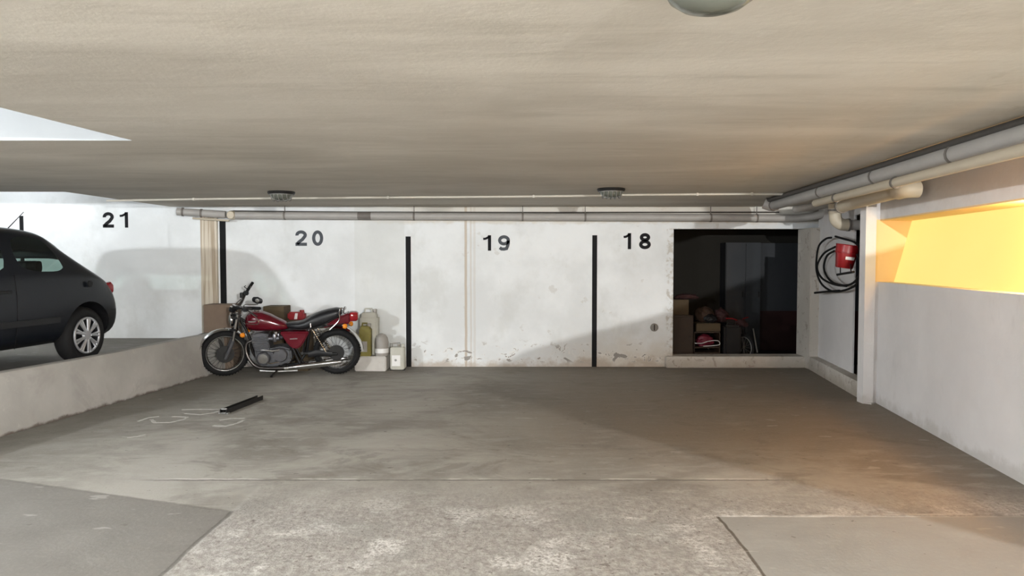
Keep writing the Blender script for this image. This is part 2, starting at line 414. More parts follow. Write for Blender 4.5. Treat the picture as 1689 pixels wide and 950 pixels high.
# ------------------------------------------------------------------ the room shell
YB = 10.08; CZ = 2.22; TOP = 3.0
LBED = .40                                   # raised floor of the left bay
def kx(y): return -5.105 + .131*y            # garage side face of the long kerb
def wx(y): return 2.72 + .1425*y             # right wall face
f = MB()
f.bm.faces.new([f.bm.verts.new(p) for p in ((-6.6, -9, 0), (8, -9, 0), (8, 13, 0), (kx(13), 13, 0))])
struct('floor', f, M['floor'])
f = MB(); f.prism([(-10, -9), (kx(-9)-.12, -9), (kx(YB)-.12, YB), (-10, YB)], .2, LBED)
struct('floor_upper_bay', f, M['floor'])
f = MB(); pts = []
NK = 60
for i in range(NK+1):
    y = -9+(YB+9)*i/NK; pts.append((kx(y)+.006*math.sin(y*3.1)+.004*math.sin(y*7.7), y))
rr = []
for (x, y) in pts:
    t = .535+.006*math.sin(y*2.3)
    rr.append([(x, y, 0), (x-.012, y, t-.04), (x-.03, y, t-.01), (x-.06, y, t), (x-.115, y, t-.005), (x-.12, y, t-.05), (x-.12, y, 0)])
f.rings(rr); struct('trim_1', f, M['kerb'], True)
# back wall with the store opening
OX0, OX1, OZ = 2.235, 4.125, 1.915
f = MB(); f.box((-10, YB, -.1), (OX0, YB+.2, TOP)); f.box((OX0, YB, OZ), (6, YB+.2, TOP))
struct('wall_back', f, M['back'])
f = MB(); f.box((OX0-.11, YB-.11, 0), (OX1+.02, YB+.2, .155), .012); struct('trim_2', f, M['dirty'], True)
# right hand column beside the opening, white panel wall, low kerb
f = MB(); f.box((4.03, 9.82, 0), (4.16, YB+.2, OZ+.005), .01); struct('trim_3', f, M['dirty'], True)
f = MB(); f.prism([(2.75+.1425*8.4, 8.4), (2.75+.1425*9.9, 9.9), (2.78+.1425*9.9, 9.9), (2.77+.1425*8.4, 8.4)], 0, CZ)
struct('wall_niche', f, M['right'])
f = MB(); f.prism([(3.705, 7.62), (4.035, 9.82), (4.165, 9.82), (3.85, 7.62)], 0, .175)
struct('trim_4', f, M['dirty'])
# lintel above the narrow doorway
f = MB(); f.prism([(3.72, 7.62), (2.75+.1425*8.4, 8.4), (2.95+.1425*8.4, 8.4), (4.0, 7.62)], 2.0, CZ); struct('trim_5', f, M['right'])
# right wall with the long lit window
WZ0, WZ1 = 1.262, 1.905
f = MB()
def rw(z0, z1, y0, y1, th=.5):
    f.prism([(wx(y0), y0), (wx(y0)+th, y0), (wx(y1)+th, y1), (wx(y1), y1)], z0, z1)
rw(0, WZ0, -9, 7.521); rw(WZ1, TOP, -9, 7.521); rw(WZ0, WZ1, -9, 1.6)
f.box((3.637, 7.495, 0), (3.745, 7.62, TOP)); f.box((3.745, 7.52, 0), (4.35, 7.62, TOP))
f.bm.normal_update()
# the pier's proud strip below and above the window
f.prism([(3.70, 7.44), (3.79, 7.52), (3.637, 7.52)], 0, .012)
struct('wall_right', f, M['right'])
f = MB()
M['reveal'] = simple('warm_lit_reveal', (.84, .62, .34), .8, var=.04, scale=3, spec=.2)  # warm window light painted into the reveal colour
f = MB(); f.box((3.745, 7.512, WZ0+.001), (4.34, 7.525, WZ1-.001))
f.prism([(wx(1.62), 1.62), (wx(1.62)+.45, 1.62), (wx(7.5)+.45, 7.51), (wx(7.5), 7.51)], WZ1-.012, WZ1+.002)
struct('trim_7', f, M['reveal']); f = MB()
b0, t0 = .155, .33
ye = 1.6; yf = 7.52
xb = lambda y: wx(y)+b0; xt = lambda y: wx(y)+t0
a = [(xb(yf), yf, WZ0), (xb(ye), ye, WZ0), (xt(ye), ye, WZ1), (xt(yf), yf, WZ1)]
bq = [(p[0]+.02, p[1], p[2]) for p in a]
f.rings([a, bq]); struct('window_1', f, M['pane'])
# outer walls
f = MB(); f.box((-10.2, -9, 0), (-10, YB, TOP)); struct('wall_left', f, M['white'])
f = MB(); f.box((-10.2, -9.2, 0), (8, -9, TOP)); struct('wall_front', f, M['white'])
# ceiling: low slab with two higher bays on the left
f = MB()
pts = [(6, -9), (6, YB), (-4.72, YB), (-4.80, 7.85), (-10, 7.85), (-10, 4.46), (-2.31, 4.46), (-3.28, -3), (-4.06, -9)]
f.prism(pts, CZ, TOP); f.bm.normal_update()
bmesh.ops.recalc_face_normals(f.bm, faces=f.bm.faces)
for fc in f.bm.faces: fc.material_index = 0 if abs(fc.normal.z) > .5 else 1
o = struct('ceiling', f, [M['ceiling'], M['shaft']])
f = MB(); f.box((-10.2, -9.2, TOP), (8, 13, TOP+.15)); struct('ceiling_upper', f, M['white'])
# added sloping slab, unseen behind the camera, that shades the right hand floor
f = MB()
f.plate([(1.486, 1.644), (2.24, 1.348), (2.62, 1.20), (2.62, 2.02), (2.388, 1.954), (2.044, 1.838), (1.674, 1.738)], -.64, -.56)
struct('shade_slab', f, M['ceiling'])
root = thing('warm_fill_lamp', L_WARM, 'added unseen warm fill lamp in the near end of the lit window recess', 'lamp')
f = MB(); f.box((-.03, -.03, .07), (.03, .03, 1.905-1.72), .01); f.build('bracket', M['dark_metal'], root)  # holder invented for the added warm fill light
# dark store room behind the opening
f = MB()
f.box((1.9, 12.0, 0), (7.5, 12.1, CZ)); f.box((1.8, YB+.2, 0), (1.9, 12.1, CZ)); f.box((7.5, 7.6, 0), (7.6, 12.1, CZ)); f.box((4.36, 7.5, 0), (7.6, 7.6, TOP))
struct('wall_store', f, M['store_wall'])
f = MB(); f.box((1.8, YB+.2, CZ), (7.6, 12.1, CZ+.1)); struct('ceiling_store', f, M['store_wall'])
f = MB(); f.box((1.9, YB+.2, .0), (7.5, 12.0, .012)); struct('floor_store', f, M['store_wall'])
# old pilaster with rust streaks between bays 21 and 20
p0, p1 = P(334, 500, YB).x, P(361, 500, YB).x
f = MB(); f.box((p0, YB-.035, LBED), (p1, YB+.01, 2.14), .004); struct('trim_6', f, M['strip'], True)

# ------------------------------------------------------------------ painted lines and numbers
def vline(px0, px1, py0, z0, label):
    a, b = P(px0, py0, YB), P(px1, py0, YB)
    f = MB(); f.box((a.x, YB-.004, z0), (b.x, YB+.001, a.z)); o = f.build('bay_line', M['black_paint'], smooth=False, loc=((a.x+b.x)/2, YB, z0))
    tag(o, label, 'painted line', 'black bay divider lines on the back wall')
vline(32, 38.5, 356, LBED, 'short topped black bay line rising behind the roof of the dark car')
vline(362, 372, 363, .0, 'black bay line directly right of the rust streaked pilaster, behind the handlebars')
vline(669, 677.5, 390, 0, 'long black bay line beside the small grimy canister')
vline(977, 985, 388, 0, 'black bay line with a scuffed grey foot, nearest the dark opening')
def arc(cx, cz, a, b, t0, t1, n=14): return [(cx+a*math.cos(R(t0+(t1-t0)*i/n)), cz+b*math.sin(R(t0+(t1-t0)*i/n))) for i in range(n+1)]
def digit(ch, x0, x1, z0, z1):
    W, H = x1-x0, z1-z0; f = MB(); sw = .205
    S = lambda p: [(x0+u*W, z0+v*H) for u, v in p]
    wd = sw*H; hx = wd/2/W; hy = wd/2/H; y0, y1 = YB-.004, YB+.001
    if ch == '1':
        f.strip(S([(1-hx, 0), (1-hx, 1)]), wd, y0, y1); f.strip(S([(0, .76), (.3, .775), (.55, .84), (1-hx, .93)]), wd*.68, y0, y1)
    if ch == '0': f.strip(S(arc(.5, .5, .5-hx, .5-hy, 0, 360, 28)[:-1]), wd, y0, y1, True)
    if ch == '2':
        f.strip(S(arc(.5, .7, .5-hx, .3-hy, 190, -35, 18)+[(.62, .42), (.36, .28), (hx*1.05, hy*1.2)]), wd, y0, y1); f.strip(S([(0, hy), (1, hy)]), wd, y0, y1)
    if ch == '9':
        f.strip(S(arc(.5, .67, .5-hx, .33-hy, 0, 360, 22)[:-1]), wd, y0, y1, True)
        f.strip(S([(1-hx, .66), (1-hx, .5), (.9-hx*.8, .28), (.72, .14), (.5, hy), (.3, .11), (.14, .2)]), wd, y0, y1)
    if ch == '8':
        f.strip(S(arc(.5, .735, .44-hx, .265-hy, 0, 360, 22)[:-1]), wd, y0, y1, True)
        f.strip(S(arc(.5, .29, .5-hx, .29-hy, 0, 360, 22)[:-1]), wd, y0, y1, True)
    return f
def number(chars, spans, py0, py1, label, mats):
    root = thing('bay_number', P(spans[0][0], py1, YB), label, 'number', 'painted bay numbers')
    for ch, (a, b), m_ in zip(chars, spans, mats):
        A, B = P(a, py1, YB), P(b, py0, YB)
        o = digit(ch, A.x, B.x, A.z, B.z).build('digit', M[m_], smooth=False, loc=A)
        o.parent = root; o.location = A-root.location
number('21', ((170, 187.5), (198, 211)), 350, 375.5, 'black painted number 21 on the wall above the dark car', ('digit', 'digit'))
number('20', ((487.5, 506), (515, 533)), 380, 405.5, 'greyish painted number 20 on the wall above the motorcycle', ('digit_faded', 'digit_faded'))
number('19', ((797, 810), (821.5, 841)), 388, 413.5, 'painted number 19 in the middle of the back wall', ('digit', 'digit_faded'))
number('18', ((1028.5, 1041), (1054, 1073.5)), 384.5, 411, 'black painted number 18 next to the dark opening', ('digit', 'digit'))
# round drain cap in wall
c = P(1079, 540, YB)
root = thing('inspection_plate', c, 'round grey metal plate set in the wall near the dark opening', 'wall plate')
f = MB(); f.lathe([(.0, -.012), (.05, -.012), (.056, -.006), (.056, .002)], (0, 0, 0), 'Y'); f.build('cover', M['grey_metal'], root)
f = MB(); f.box((-.006, -.022, -.04), (.006, -.011, .04), .002); f.build('slot', M['dark_metal'], root)

# ------------------------------------------------------------------ pipes and conduit
def clamp(parent, p, r, d):
    f = MB(); d = Vector(d).normalized(); p = Vector(p)
    f.tube([p-d*.012, p+d*.012], r+.006, 14); return f.build('clamp', M['pipe_dark'], parent)
def hanger(parent, p, r):
    f = MB(); p = Vector(p); f.tube([p+Vector((0, 0, r)), Vector((p.x, p.y, CZ))], .005, 6); f.build('hanger', M['pipe_dark'], parent)
YP = 9.93
# long drain pipe across the back wall
A = P(383, 355, YP); B = P(1312, 360, YP)
root = thing('drain_pipe', A, 'long horizontal grey drain pipe running along the top of the back wall', 'pipe')
def pp(path, r, name, mat, root, n=16, smooth=0):
    o0 = Vector(root.location); f = MB(); f.tube([Vector(p)-o0 for p in path], r, n, smooth=smooth); return f.build(name, M[mat], root)
pp([A, B, P(1340, 357, YP-.1), P(1368, 350, YP-.3)], .052, 'pipe_run', 'pipe', root)
for px in (470, 683, 862, 965, 1172, 1248):
    p = A.lerp(B, (px-383)/(1312-383)); cl = clamp(root, p-A, .052, (1, 0, 0)); hanger(root, p-A, .05) if 0 else None
    f = MB(); q = p-A; f.tube([q+Vector((0, 0, .05)), Vector((q.x, q.y, CZ-A.z))], .006, 6); f.build('hanger', M['pipe_dark'], root)
q = A.lerp(B, .235)
pp([q-Vector((.09, 0, 0)), q+Vector((.09, 0, 0))], .054, 'patched_sleeve', 'pipe_dark', root)
f = MB(); f.lathe([(.0, -.075), (.05, -.07), (.062, -.03), (.062, .03), (.04, .05)], (0, 0, 0), 'Y'); f.build('inspection_cap', M['pipe_warm'], root)
# left branch
A = P(292, 349, YP-.12); B = P(372, 354, YP-.02)
root = thing('branch_pipe', A, 'short grey branch pipe with collars above the left pilaster', 'pipe')
pp([A, B], .05, 'pipe_run', 'pipe', root)
for t in (.12, .5): clamp(root, (B-A)*t, .052, B-A)
pp([P(318, 360, YP), P(378, 364, YP)], .014, 'thin_pipe', 'pipe_warm', root)
# thin dark cable standing in for the shadow line along the wall head
A = P(384, 348, YB-.03); B = P(1285, 350, YB-.03)
root = thing('wall_shadow_cable', A, 'thin dark cable standing in for the shadow line at the head of the back wall above the long pipe', 'cable')
pp([A, P(600, 350, YB-.03), P(900, 350.5, YB-.03), B], .009, 'cable_run', 'cable', root, 8)
# thin conduit on ceiling
pts_ = [(176, 331), (320, 328.5), (452, 327), (478, 327), (640, 325.5), (760, 325), (880, 324), (992, 322.5), (1026, 321.5), (1150, 320.5), (1240, 320), (1312, 320.5)]
def onceil(px, py, drop=.016):
    v = P(px, py, 1)-Vector((0, 0, CAMZ)); k = (CZ-drop-CAMZ)/v.z; return Vector((0, 0, CAMZ))+v*k
cp = [onceil(*p) for p in pts_]
root = thing('conduit', cp[0], 'thin cream conduit across the ceiling linking the two caged lamps', 'conduit')
pp(cp[:3], .012, 'conduit_run', 'conduit', root, 8); pp(cp[3:8], .012, 'conduit_run', 'conduit', root, 8); pp(cp[8:]+[cp[-1]+Vector((.02, -.01, -.0)), cp[-1]+Vector((.03, .3, -.0))], .012, 'conduit_run', 'conduit', root, 8)
for i in (1, 4, 6, 9, 10):
    f = MB(); q = cp[i]-cp[0]; f.box(q-Vector((.012, .02, .016)), q+Vector((.012, .02, .016)), .003); f.build('saddle', M['conduit'], root)
# right hand pipes
def rp(px, py, drop): return onceil(px, py, drop)
A, B = P(1266, 341, 9.5), None
p1a = Vector((3.30, 9.75, 2.10)); p1b = P(1689, 224, 3.78); 
def along(pxa, pya, pxb, pyb, za, zb):
    out = []
    for px, py, z in ((pxa, pya, za), (pxb, pyb, zb)):
        v = P(px, py, 1)-Vector((0, 0, CAMZ)); out.append(Vector((0, 0, CAMZ))+v*((z-CAMZ)/v.z))
    return out
a, b = along(1275, 339, 1689, 222, 2.13, 2.13)
d = (b-a); b2 = a+d*1.9
root = thing('soil_pipe', a, 'thickest grey soil pipe running towards the camera under the ceiling at right', 'pipe')
pp([a, b2], .056, 'pipe_run', 'pipe', root)
for t in (.0, .012): clamp(root, d*t, .062, d)
for t in (.36, .62, .86):
    clamp(root, d*t, .056, d); q = d*t
    f = MB(); f.tube([q+Vector((0, 0, .05)), q+Vector((0, 0, CZ-a.z))], .006, 6); f.build('hanger', M['pipe_dark'], root)
pp([a+Vector((-.1, .02, .03)), a+Vector((-.03, .0, 0)), a+Vector((.03, -.06, -.0))], .066, 'collar', 'pipe', root)
a, b = along(1268, 330, 1689, 200, 2.192, 2.192)
root = thing('upper_shade_pipe', a, 'dark pipe tight under the ceiling, standing in for shade above the thick soil pipe at right', 'pipe')
pp([a, a+(b-a)*1.9], .024, 'pipe_run', 'cable', root)  # kept thick and dark to stand in for shade over the soil pipe
a, b = along(1345, 335, 1689, 247, 2.04, 2.04)
root = thing('waste_pipe', a, 'cream waste pipe just below the thick grey soil pipe at right', 'pipe')
pp([a, a+(b-a)*1.9], .034, 'pipe_run', 'pipe_warm', root)
for t in (.18, .55): clamp(root, (b-a)*t, .036, b-a)
# short fat pipe with an end elbow, fixed to wall
e = P(1492, 313, 6.45); s0 = P(1386, 341, 7.75)
root = thing('stub_pipe', s0, 'short fat cream pipe with rounded elbow turning into the right wall', 'pipe')
pp([s0, e], .062, 'pipe_run', 'pipe_warm', root)
pp([e+(s0-e)*.08, e, e+Vector((.03, -.035, .0)), e+Vector((.10, -.04, -.0))], .074, 'elbow', 'pipe_warm', root, 18, 4)
clamp(root, (e-s0)*.03, .068, e-s0)
# down elbow
q0 = P(1376, 336, 8.35)
root = thing('elbow_pipe', q0, 'cream pipe dropping in an elbow above the coiled hose', 'pipe')
pp([q0, P(1377, 350, 8.35), P(1379, 363, 8.35), P(1388, 370, 8.34), P(1400, 371, 8.33)], .068, 'elbow', 'pipe_warm', root, 18, 5)
pp([P(1400, 371, 8.33), P(1440, 371.5, 8.3)], .058, 'pipe_run', 'pipe', root, 18)
q = P(1399, 371, 8.33)-q0; clamp(root, q, .068, (1, 0, 0))
q = P(1377, 347, 8.35)-q0; clamp(root, q, .07, (0, 0, 1))
A_ = P(1312, 345, 9.2)
root = thing('link_pipe', A_, 'grey pipe slanting between the back wall drain and the cream elbow', 'pipe')
pp([A_, P(1372, 337, 8.5)], .045, 'pipe_run', 'pipe', root, 14)

# ------------------------------------------------------------------ ceiling lamps
def caged(px, py, label):
    base = onceil(px, py, 0)
    root = thing('bulkhead_lamp', base, label, 'ceiling lamp', 'caged bulkhead lamps')
    f = MB(); f.lathe([(.0, 0), (.14, 0), (.145, -.012), (.135, -.03), (.118, -.034), (0, -.034)], (0, 0, 0)); f.build('base', M['dark_metal'], root)
    f = MB(); f.lathe([(.115, -.03), (.112, -.05), (.095, -.075), (.06, -.092), (.001, -.098)], (0, 0, 0)); f.build('glass_dome', M['lamp_glass'], root)
    f = MB()
    for k in range(-2, 3):
        x = k*.042; m_ = math.sqrt(max(0.02, 1-(x/.13)**2))
        f.tube([(x, math.cos(R(t))*.125*m_, -.03-math.sin(R(t))*.078*(.6+.4*m_)) for t in range(0, 181, 15)], .0045, 6)
    f.torus((0, 0, -.034), .125, .005, .005, 'Z'); f.build('wire_cage', M['grey_metal'], root)
    return root
caged(464, 316, 'caged bulkhead lamp on the ceiling above number 20')
caged(1008, 311, 'caged bulkhead lamp on the ceiling between numbers 19 and 18')
c = Vector((.512, 1.888, CZ))
root = thing('ceiling_lamp', c, 'greenish glass dome lamp on the ceiling cut by the top of the frame', 'ceiling lamp')
f = MB(); f.lathe([(.0, 0), (.128, 0), (.128, -.018), (.0, -.018)], (0, 0, 0), n=48); f.build('base', M['dull_chrome'], root)
f = MB(); f.lathe([(.124, -.012), (.122, -.03), (.108, -.055), (.08, -.075), (.045, -.087), (.001, -.091)], (0, 0, 0), n=48); f.build('glass_dome', M['lamp_glass'], root)
# the lamps that light the garage (all out of frame)
for (x, y, z), lab in ((L_LEFT, 'pendant lamp holder above the left bay'), (L_MID, 'small lamp holder on the ceiling left behind the camera'), (L_RIGHT, 'small lamp holder on the ceiling right behind the camera')):
    cz = TOP if x < -5 else CZ
    root = thing('lamp_holder', (x, y, cz), lab, 'ceiling lamp', 'bare ceiling lamp holders')
    f = MB(); f.lathe([(0, 0), (.07, 0), (.07, -.02), (0, -.02)], (0, 0, 0)); f.tube([(0, 0, -.02), (0, 0, z-cz+.05)], .008, 8); f.build('base', M['dark_metal'], root)

# ------------------------------------------------------------------ motorcycle
BK = P(557, 617, 9.47)
bike = thing('motorcycle', (BK.x, 9.47, 0), 'red and chrome vintage motorcycle leaning on its side stand by the kerb', 'motorcycle', rot=(R(7), 0, .115))
def U(zx, zy): return ((zx-1110)/600, (785-zy)/600)
def V(zx, zy, y=0): u, z = U(zx, zy); return (u+y*.115, y, z-y*.122)
def wheel(parent, name, c, r, wd, steer=0):
    root = MB(); root.torus((0, 0, 0), r-.043, wd, .043, 'Y', 48, 12)
    for k in range(48):                                   # tread blocks
        a = 2*math.pi*k/48; p = Vector((math.cos(a)*(r-.002), 0, math.sin(a)*(r-.002)))
        root.tube([p+Vector((0, -wd*.55, 0)), p+Vector((0, wd*.55, 0))], .006, 4)
    t = root.build(name, M['rubber'], parent); t.location = c; t.rotation_euler = (0, 0, steer)
    f = MB(); f.torus((0, 0, 0), r-.077, .032, .011, 'Y', 48, 8); f.torus((0, -.03, 0), r-.070, .005, .009, 'Y', 48, 8); f.torus((0, .03, 0), r-.070, .005, .009, 'Y', 48, 8); f.build('rim', M['chrome'], t)
    f = MB(); f.lathe([(.0, -.07), (.03, -.07), (.05, -.05), (.055, -.02), (.03, -.015), (.03, .02), (.055, .025), (.05, .05), (0, .06)], (0, 0, 0), 'Y'); f.build('hub', M['dark_metal'], t)
    f = MB(); n = 36
    for k in range(n):
        a = 2*math.pi*k/n; b = a+(.45 if k % 2 else -.45); s = -1 if (k//2) % 2 else 1
        f.tube([(math.cos(b)*.045, s*.035, math.sin(b)*.045), (math.cos(a)*(r-.08), s*.008, math.sin(a)*(r-.08))], .0016, 4)
    f.build('spokes', M['dark_metal'], t)
    return t
FR = .297; RR = .30
fw = wheel(bike, 'front_wheel', (-1.405, 0, FR), FR, .044, R(16))
rwz = wheel(bike, 'rear_wheel', (0, 0, RR), RR, .056)
f = MB(); f.lathe([(.02, 0), (.11, 0), (.11, .006), (.02, .006)], (0, -.068, 0), 'Y'); f.build('brake_disc', M['dark_metal'], fw)
f = MB(); f.lathe([(.02, 0), (.10, 0), (.10, .02), (.02, .02)], (0, -.085, 0), 'Y'); f.build('sprocket', M['dark_metal'], rwz)
def fender(c, r, a0, a1, wd, name, mat, steer=0, n=18):
    f = MB(); rr = []
    for i in range(n+1):
        a = R(a0+(a1-a0)*i/n); ring = []
        for k in range(7):
            t = -1+2*k/6; rad = r-.025*abs(t)**2.5
            ring.append((math.cos(a)*rad, t*wd, math.sin(a)*rad))
        for k in range(6, -1, -1):
            t = -1+2*k/6; rad = r-.025*abs(t)**2.5-.004
            ring.append((math.cos(a)*rad, t*(wd-.003), math.sin(a)*rad))
        rr.append(ring)
    f.rings(rr); o = f.build(name, M[mat], bike); o.location = c; o.rotation_euler = (0, 0, steer); return o
fender((-1.405, 0, FR), FR+.035, 52, 168, .062, 'front_fender', 'chrome', R(16))
fender((0, 0, RR), RR+.045, 2, 100, .07, 'rear_fender', 'chrome')
# forks
sx = R(16); fd = Vector((-math.sin(sx)*-1, 0, 0))
for s in (-1, 1):
    off = Vector((s*.085*math.sin(sx)*-1, s*.085*math.cos(sx), 0))
    lo = Vector((-1.405, 0, FR-.06))+off; md = Vector(V(330, 500))+off; hi = Vector(V(372, 300))+off
    f = MB(); f.tube([lo, lo.lerp(md, .3), md], [.019, .026, .024], 12); fl = f.build('fork_leg', M['alu'], bike)
    f = MB(); f.tube([md, hi], .017, 12); f.build('fork_tube', M['dull_chrome'], fl)
f = MB()
for zy in (322, 415): 
    a = Vector(V(352 if zy == 415 else 366, zy)); f.box(a-Vector((.04, .11, .014)), a+Vector((.04, .11, .014)), .01)
f.tube([V(352, 425), V(380, 310)], .03, 12); f.build('steering_head', M['black'], bike)
# headlight
hl = V(322, 345)
f = MB(); f.lathe([(.001, .10), (.05, .09), (.075, .05), (.085, 0)], (0, 0, 0), 'X'); o = f.build('headlight', M['black'], bike); o.location = hl; o.rotation_euler = (0, 0, R(22))
g = MB(); g.lathe([(.086, .012), (.09, 0), (.086, -.012), (.078, -.014)], (0, 0, 0), 'X'); g.build('chrome_ring', M['chrome'], o)
g = MB(); g.lathe([(.08, -.006), (.05, -.022), (.001, -.028)], (0, 0, 0), 'X'); g.build('lens', M['lamp_glass'], o)
# instruments
for s in (-1, 1):
    c = Vector(V(345, 262))+Vector((0, s*.06, 0))
    f = MB(); f.lathe([(.0, -.03), (.036, -.025), (.043, .01), (.043, .03), (.038, .034), (0, .034)], (0, 0, 0)); o = f.build('gauge', M['black'], bike); o.location = c; o.rotation_euler = (0, R(25), 0)
    g = MB(); g.lathe([(.04, .03), (.046, .034), (.04, .038)], (0, 0, 0)); g.build('bezel', M['chrome'], o)
# handlebar
bar = [V(405, 95, .36), V(378, 150, .30), V(372, 215, .17), V(362, 255, .07), V(362, 262, 0), V(385, 250, -.07), V(430, 238, -.2), V(500, 243, -.32), V(560, 250, -.36)]
f = MB(); f.tube(bar, .0135, 10, smooth=5); hb = f.build('handlebar', M['dirty_chrome'], bike)
f = MB(); f.tube([V(412, 66, .40), V(383, 132, .32)], .019, 12); f.build('grip', M['rubber'], hb)
f = MB(); f.tube([V(622, 243, -.40), V(385, 245, -.18)], .02, 12); f.build('grip', M['rubber'], hb)
for (a, b, c_) in (((392, 125, .33), (345, 100, .40), (352, 92, .42)), ((520, 262, -.33), (600, 298, -.42), (612, 298, -.44))):
    f = MB(); f.tube([V(*a), V(*b), V(*c_)], .006, 6); f.build('lever', M['black'], hb)
for a in ((380, 148, .29), (500, 252, -.31)):
    f = MB(); p = Vector(V(*a)); f.box(p-Vector((.032, .03, .028)), p+Vector((.032, .03, .028)), .01); f.build('switch_box', M['black'], hb)
p = Vector(V(372, 165, .26)); f = MB(); f.lathe([(0, -.03), (.024, -.03), (.026, .02), (.022, .035), (0, .035)], p+Vector((-.03, 0, 0))); f.build('brake_reservoir', M['black'], hb)
f = MB(); f.tube([V(385, 245, -.05), V(400, 330, -.08), V(390, 420, -.06), V(430, 470, -.03)], .006, 6, smooth=5); f.tube([V(365, 200, .2), V(335, 280, .1), V(345, 380, .05)], .006, 6, smooth=5)
f.tube([V(480, 250, -.28), V(420, 300, -.16), V(430, 380, -.05)], .005, 6, smooth=5); f.tube([V(370, 180, .24), V(310, 260, .12), V(330, 350, .06)], .005, 6, smooth=5); f.build('control_cables', M['cable'], bike)
f = MB(); f.tube([V(488, 250, -.31), V(492, 222, -.32), V(505, 216, -.33), V(600, 214, -.36), V(602, 205, -.36)], .0055, 8); mr = f.build('mirror', M['chrome'], bike)
f = MB(); f.loft([(-.066, 0, .012, .006), (-.055, 0, .03, .013), (0, 0, .044, .017), (.055, 0, .03, .013), (.066, 0, .012, .006)], 20, 2.2); o = f.build('mirror_head', M['black'], mr); o.location = V(598, 184, -.36); o.rotation_euler = (0, R(12), R(-12))
g = MB(); g.loft([(-.058, 0, .01, .001), (-.045, 0, .024, .0015), (0, 0, .036, .002), (.045, 0, .024, .0015), (.058, 0, .01, .001)], 20, 2.2); q = g.build('mirror_glass', M['dull_chrome'], o); q.location = (.006, -.0165, 0); q.scale = (.45, 1, .7)
# tank
def L(secs, n=24, p=2.4):
    f = MB(); out = []
    for zx, zt, zb, hw in secs:
        u, t = U(zx, zt); b = U(zx, zb)[1]; out.append((u, (t+b)/2, (t-b)/2, hw))
    f.loft(out, n, p); return f
f = L([(432, 345, 385, .03), (440, 312, 408, .08), (462, 288, 424, .115), (500, 276, 430, .135), (560, 282, 432, .14), (620, 305, 430, .13), (680, 338, 428, .11), (725, 362, 424, .09), (745, 385, 415, .06)], 28)
tank = f.build('fuel_tank', M['red'], bike)
f = MB(); f.lathe([(.0, 0), (.035, 0), (.035, .014), (.028, .02), (0, .022)], V(515, 279)); f.build('filler_cap', M['chrome'], tank)
f = MB(); yy = -.142
f.tube([V(462, 370, -.128), V(500, 373, -.145), V(550, 374, -.148), V(556, 352, -.145), V(540, 326, -.137), V(505, 300, -.112), V(485, 289, -.085)], .0045, 6, smooth=4); f.build('tank_trim', M['chrome'], tank)
f = MB(); f.plate([U(470, 350), U(520, 350), U(528, 340), U(470, 340)], -.149, -.138, .002); f.build('tank_badge', M['dull_chrome'], tank)
# seat
f = L([(735, 372, 400, .05), (760, 368, 412, .09), (830, 362, 420, .115), (880, 345, 420, .125), (930, 312, 412, .13), (990, 285, 398, .13), (1050, 268, 375, .125), (1110, 258, 345, .115), (1140, 262, 322, .10), (1155, 280, 305, .07)], 28, 2.7)
seat = f.build('seat', M['leather'], bike)
f = MB(); f.tube([V(770, 414, -.108), V(850, 422, -.126), V(930, 414, -.132), V(1000, 398, -.132), V(1080, 358, -.125), V(1140, 322, -.105)], .005, 6, smooth=4); f.build('seat_trim', M['dark_metal'], seat)
f = MB(); f.tube([V(935, 372, -.13), V(937, 405, -.138)], .012, 10); f.build('seat_knob', M['chrome'], seat)
# tail
f = MB(); f.plate([U(1010, 412), U(1060, 366), U(1150, 318), U(1210, 288), U(1222, 300), U(1222, 372), U(1180, 382), U(1100, 388)], -.095, .095, .02); f.build('tail_cowl', M['red'], bike)
f = MB(); f.loft([(U(1212, 0)[0], U(0, 325)[1], .05, .07), (U(1225, 0)[0], U(0, 325)[1], .062, .085), (U(1262, 0)[0], U(0, 325)[1], .06, .08), (U(1276, 0)[0], U(0, 325)[1], .045, .06)], 20, 4); f.build('tail_light', M['red_lens'], bike)
f = MB(); f.tube([V(975, 432, -.12), V(1060, 428, -.13), V(1085, 418, -.13), V(1148, 352, -.125), V(1150, 300, -.12), V(1158, 262, -.11), V(1172, 258, -.09), V(1182, 268, 0), V(1172, 258, .09), V(1158, 262, .11), V(1150, 300, .12), V(1148, 352, .125), V(1060, 428, .13)], .008, 8, smooth=5); f.build('grab_rail', M['chrome'], bike)
# side cover
f = MB(); f.plate([U(690, 432), U(915, 430), U(905, 450), U(858, 535), U(835, 558), U(795, 566), U(755, 535), U(715, 468)], -.125, .125, .016); sc_ = f.build('side_cover', M['red'], bike)
f = MB(); f.plate([U(768, 488), U(825, 486), U(825, 479), U(768, 481)], -.129, -.12, .001); f.build('cover_badge', M['dull_chrome'], sc_)
# signals
for (zx, zy, y, st) in ((1198, 396, -.17, -.08), (1198, 396, .17, .08), (447, 455, -.2, -.07), (400, 440, .2, .07)):
    c = Vector(V(zx, zy, y)); f = MB(); f.tube([c, Vector((c.x-.01, st, c.z))], .007, 6); o = f.build('indicator', M['chrome'], bike)
    g = MB(); g.lathe([(0, -.03), (.022, -.026), (.032, -.008), (.032, .012), (.02, .026), (0, .03)], c, 'X'); g.build('amber_lens', M['amber'], o)
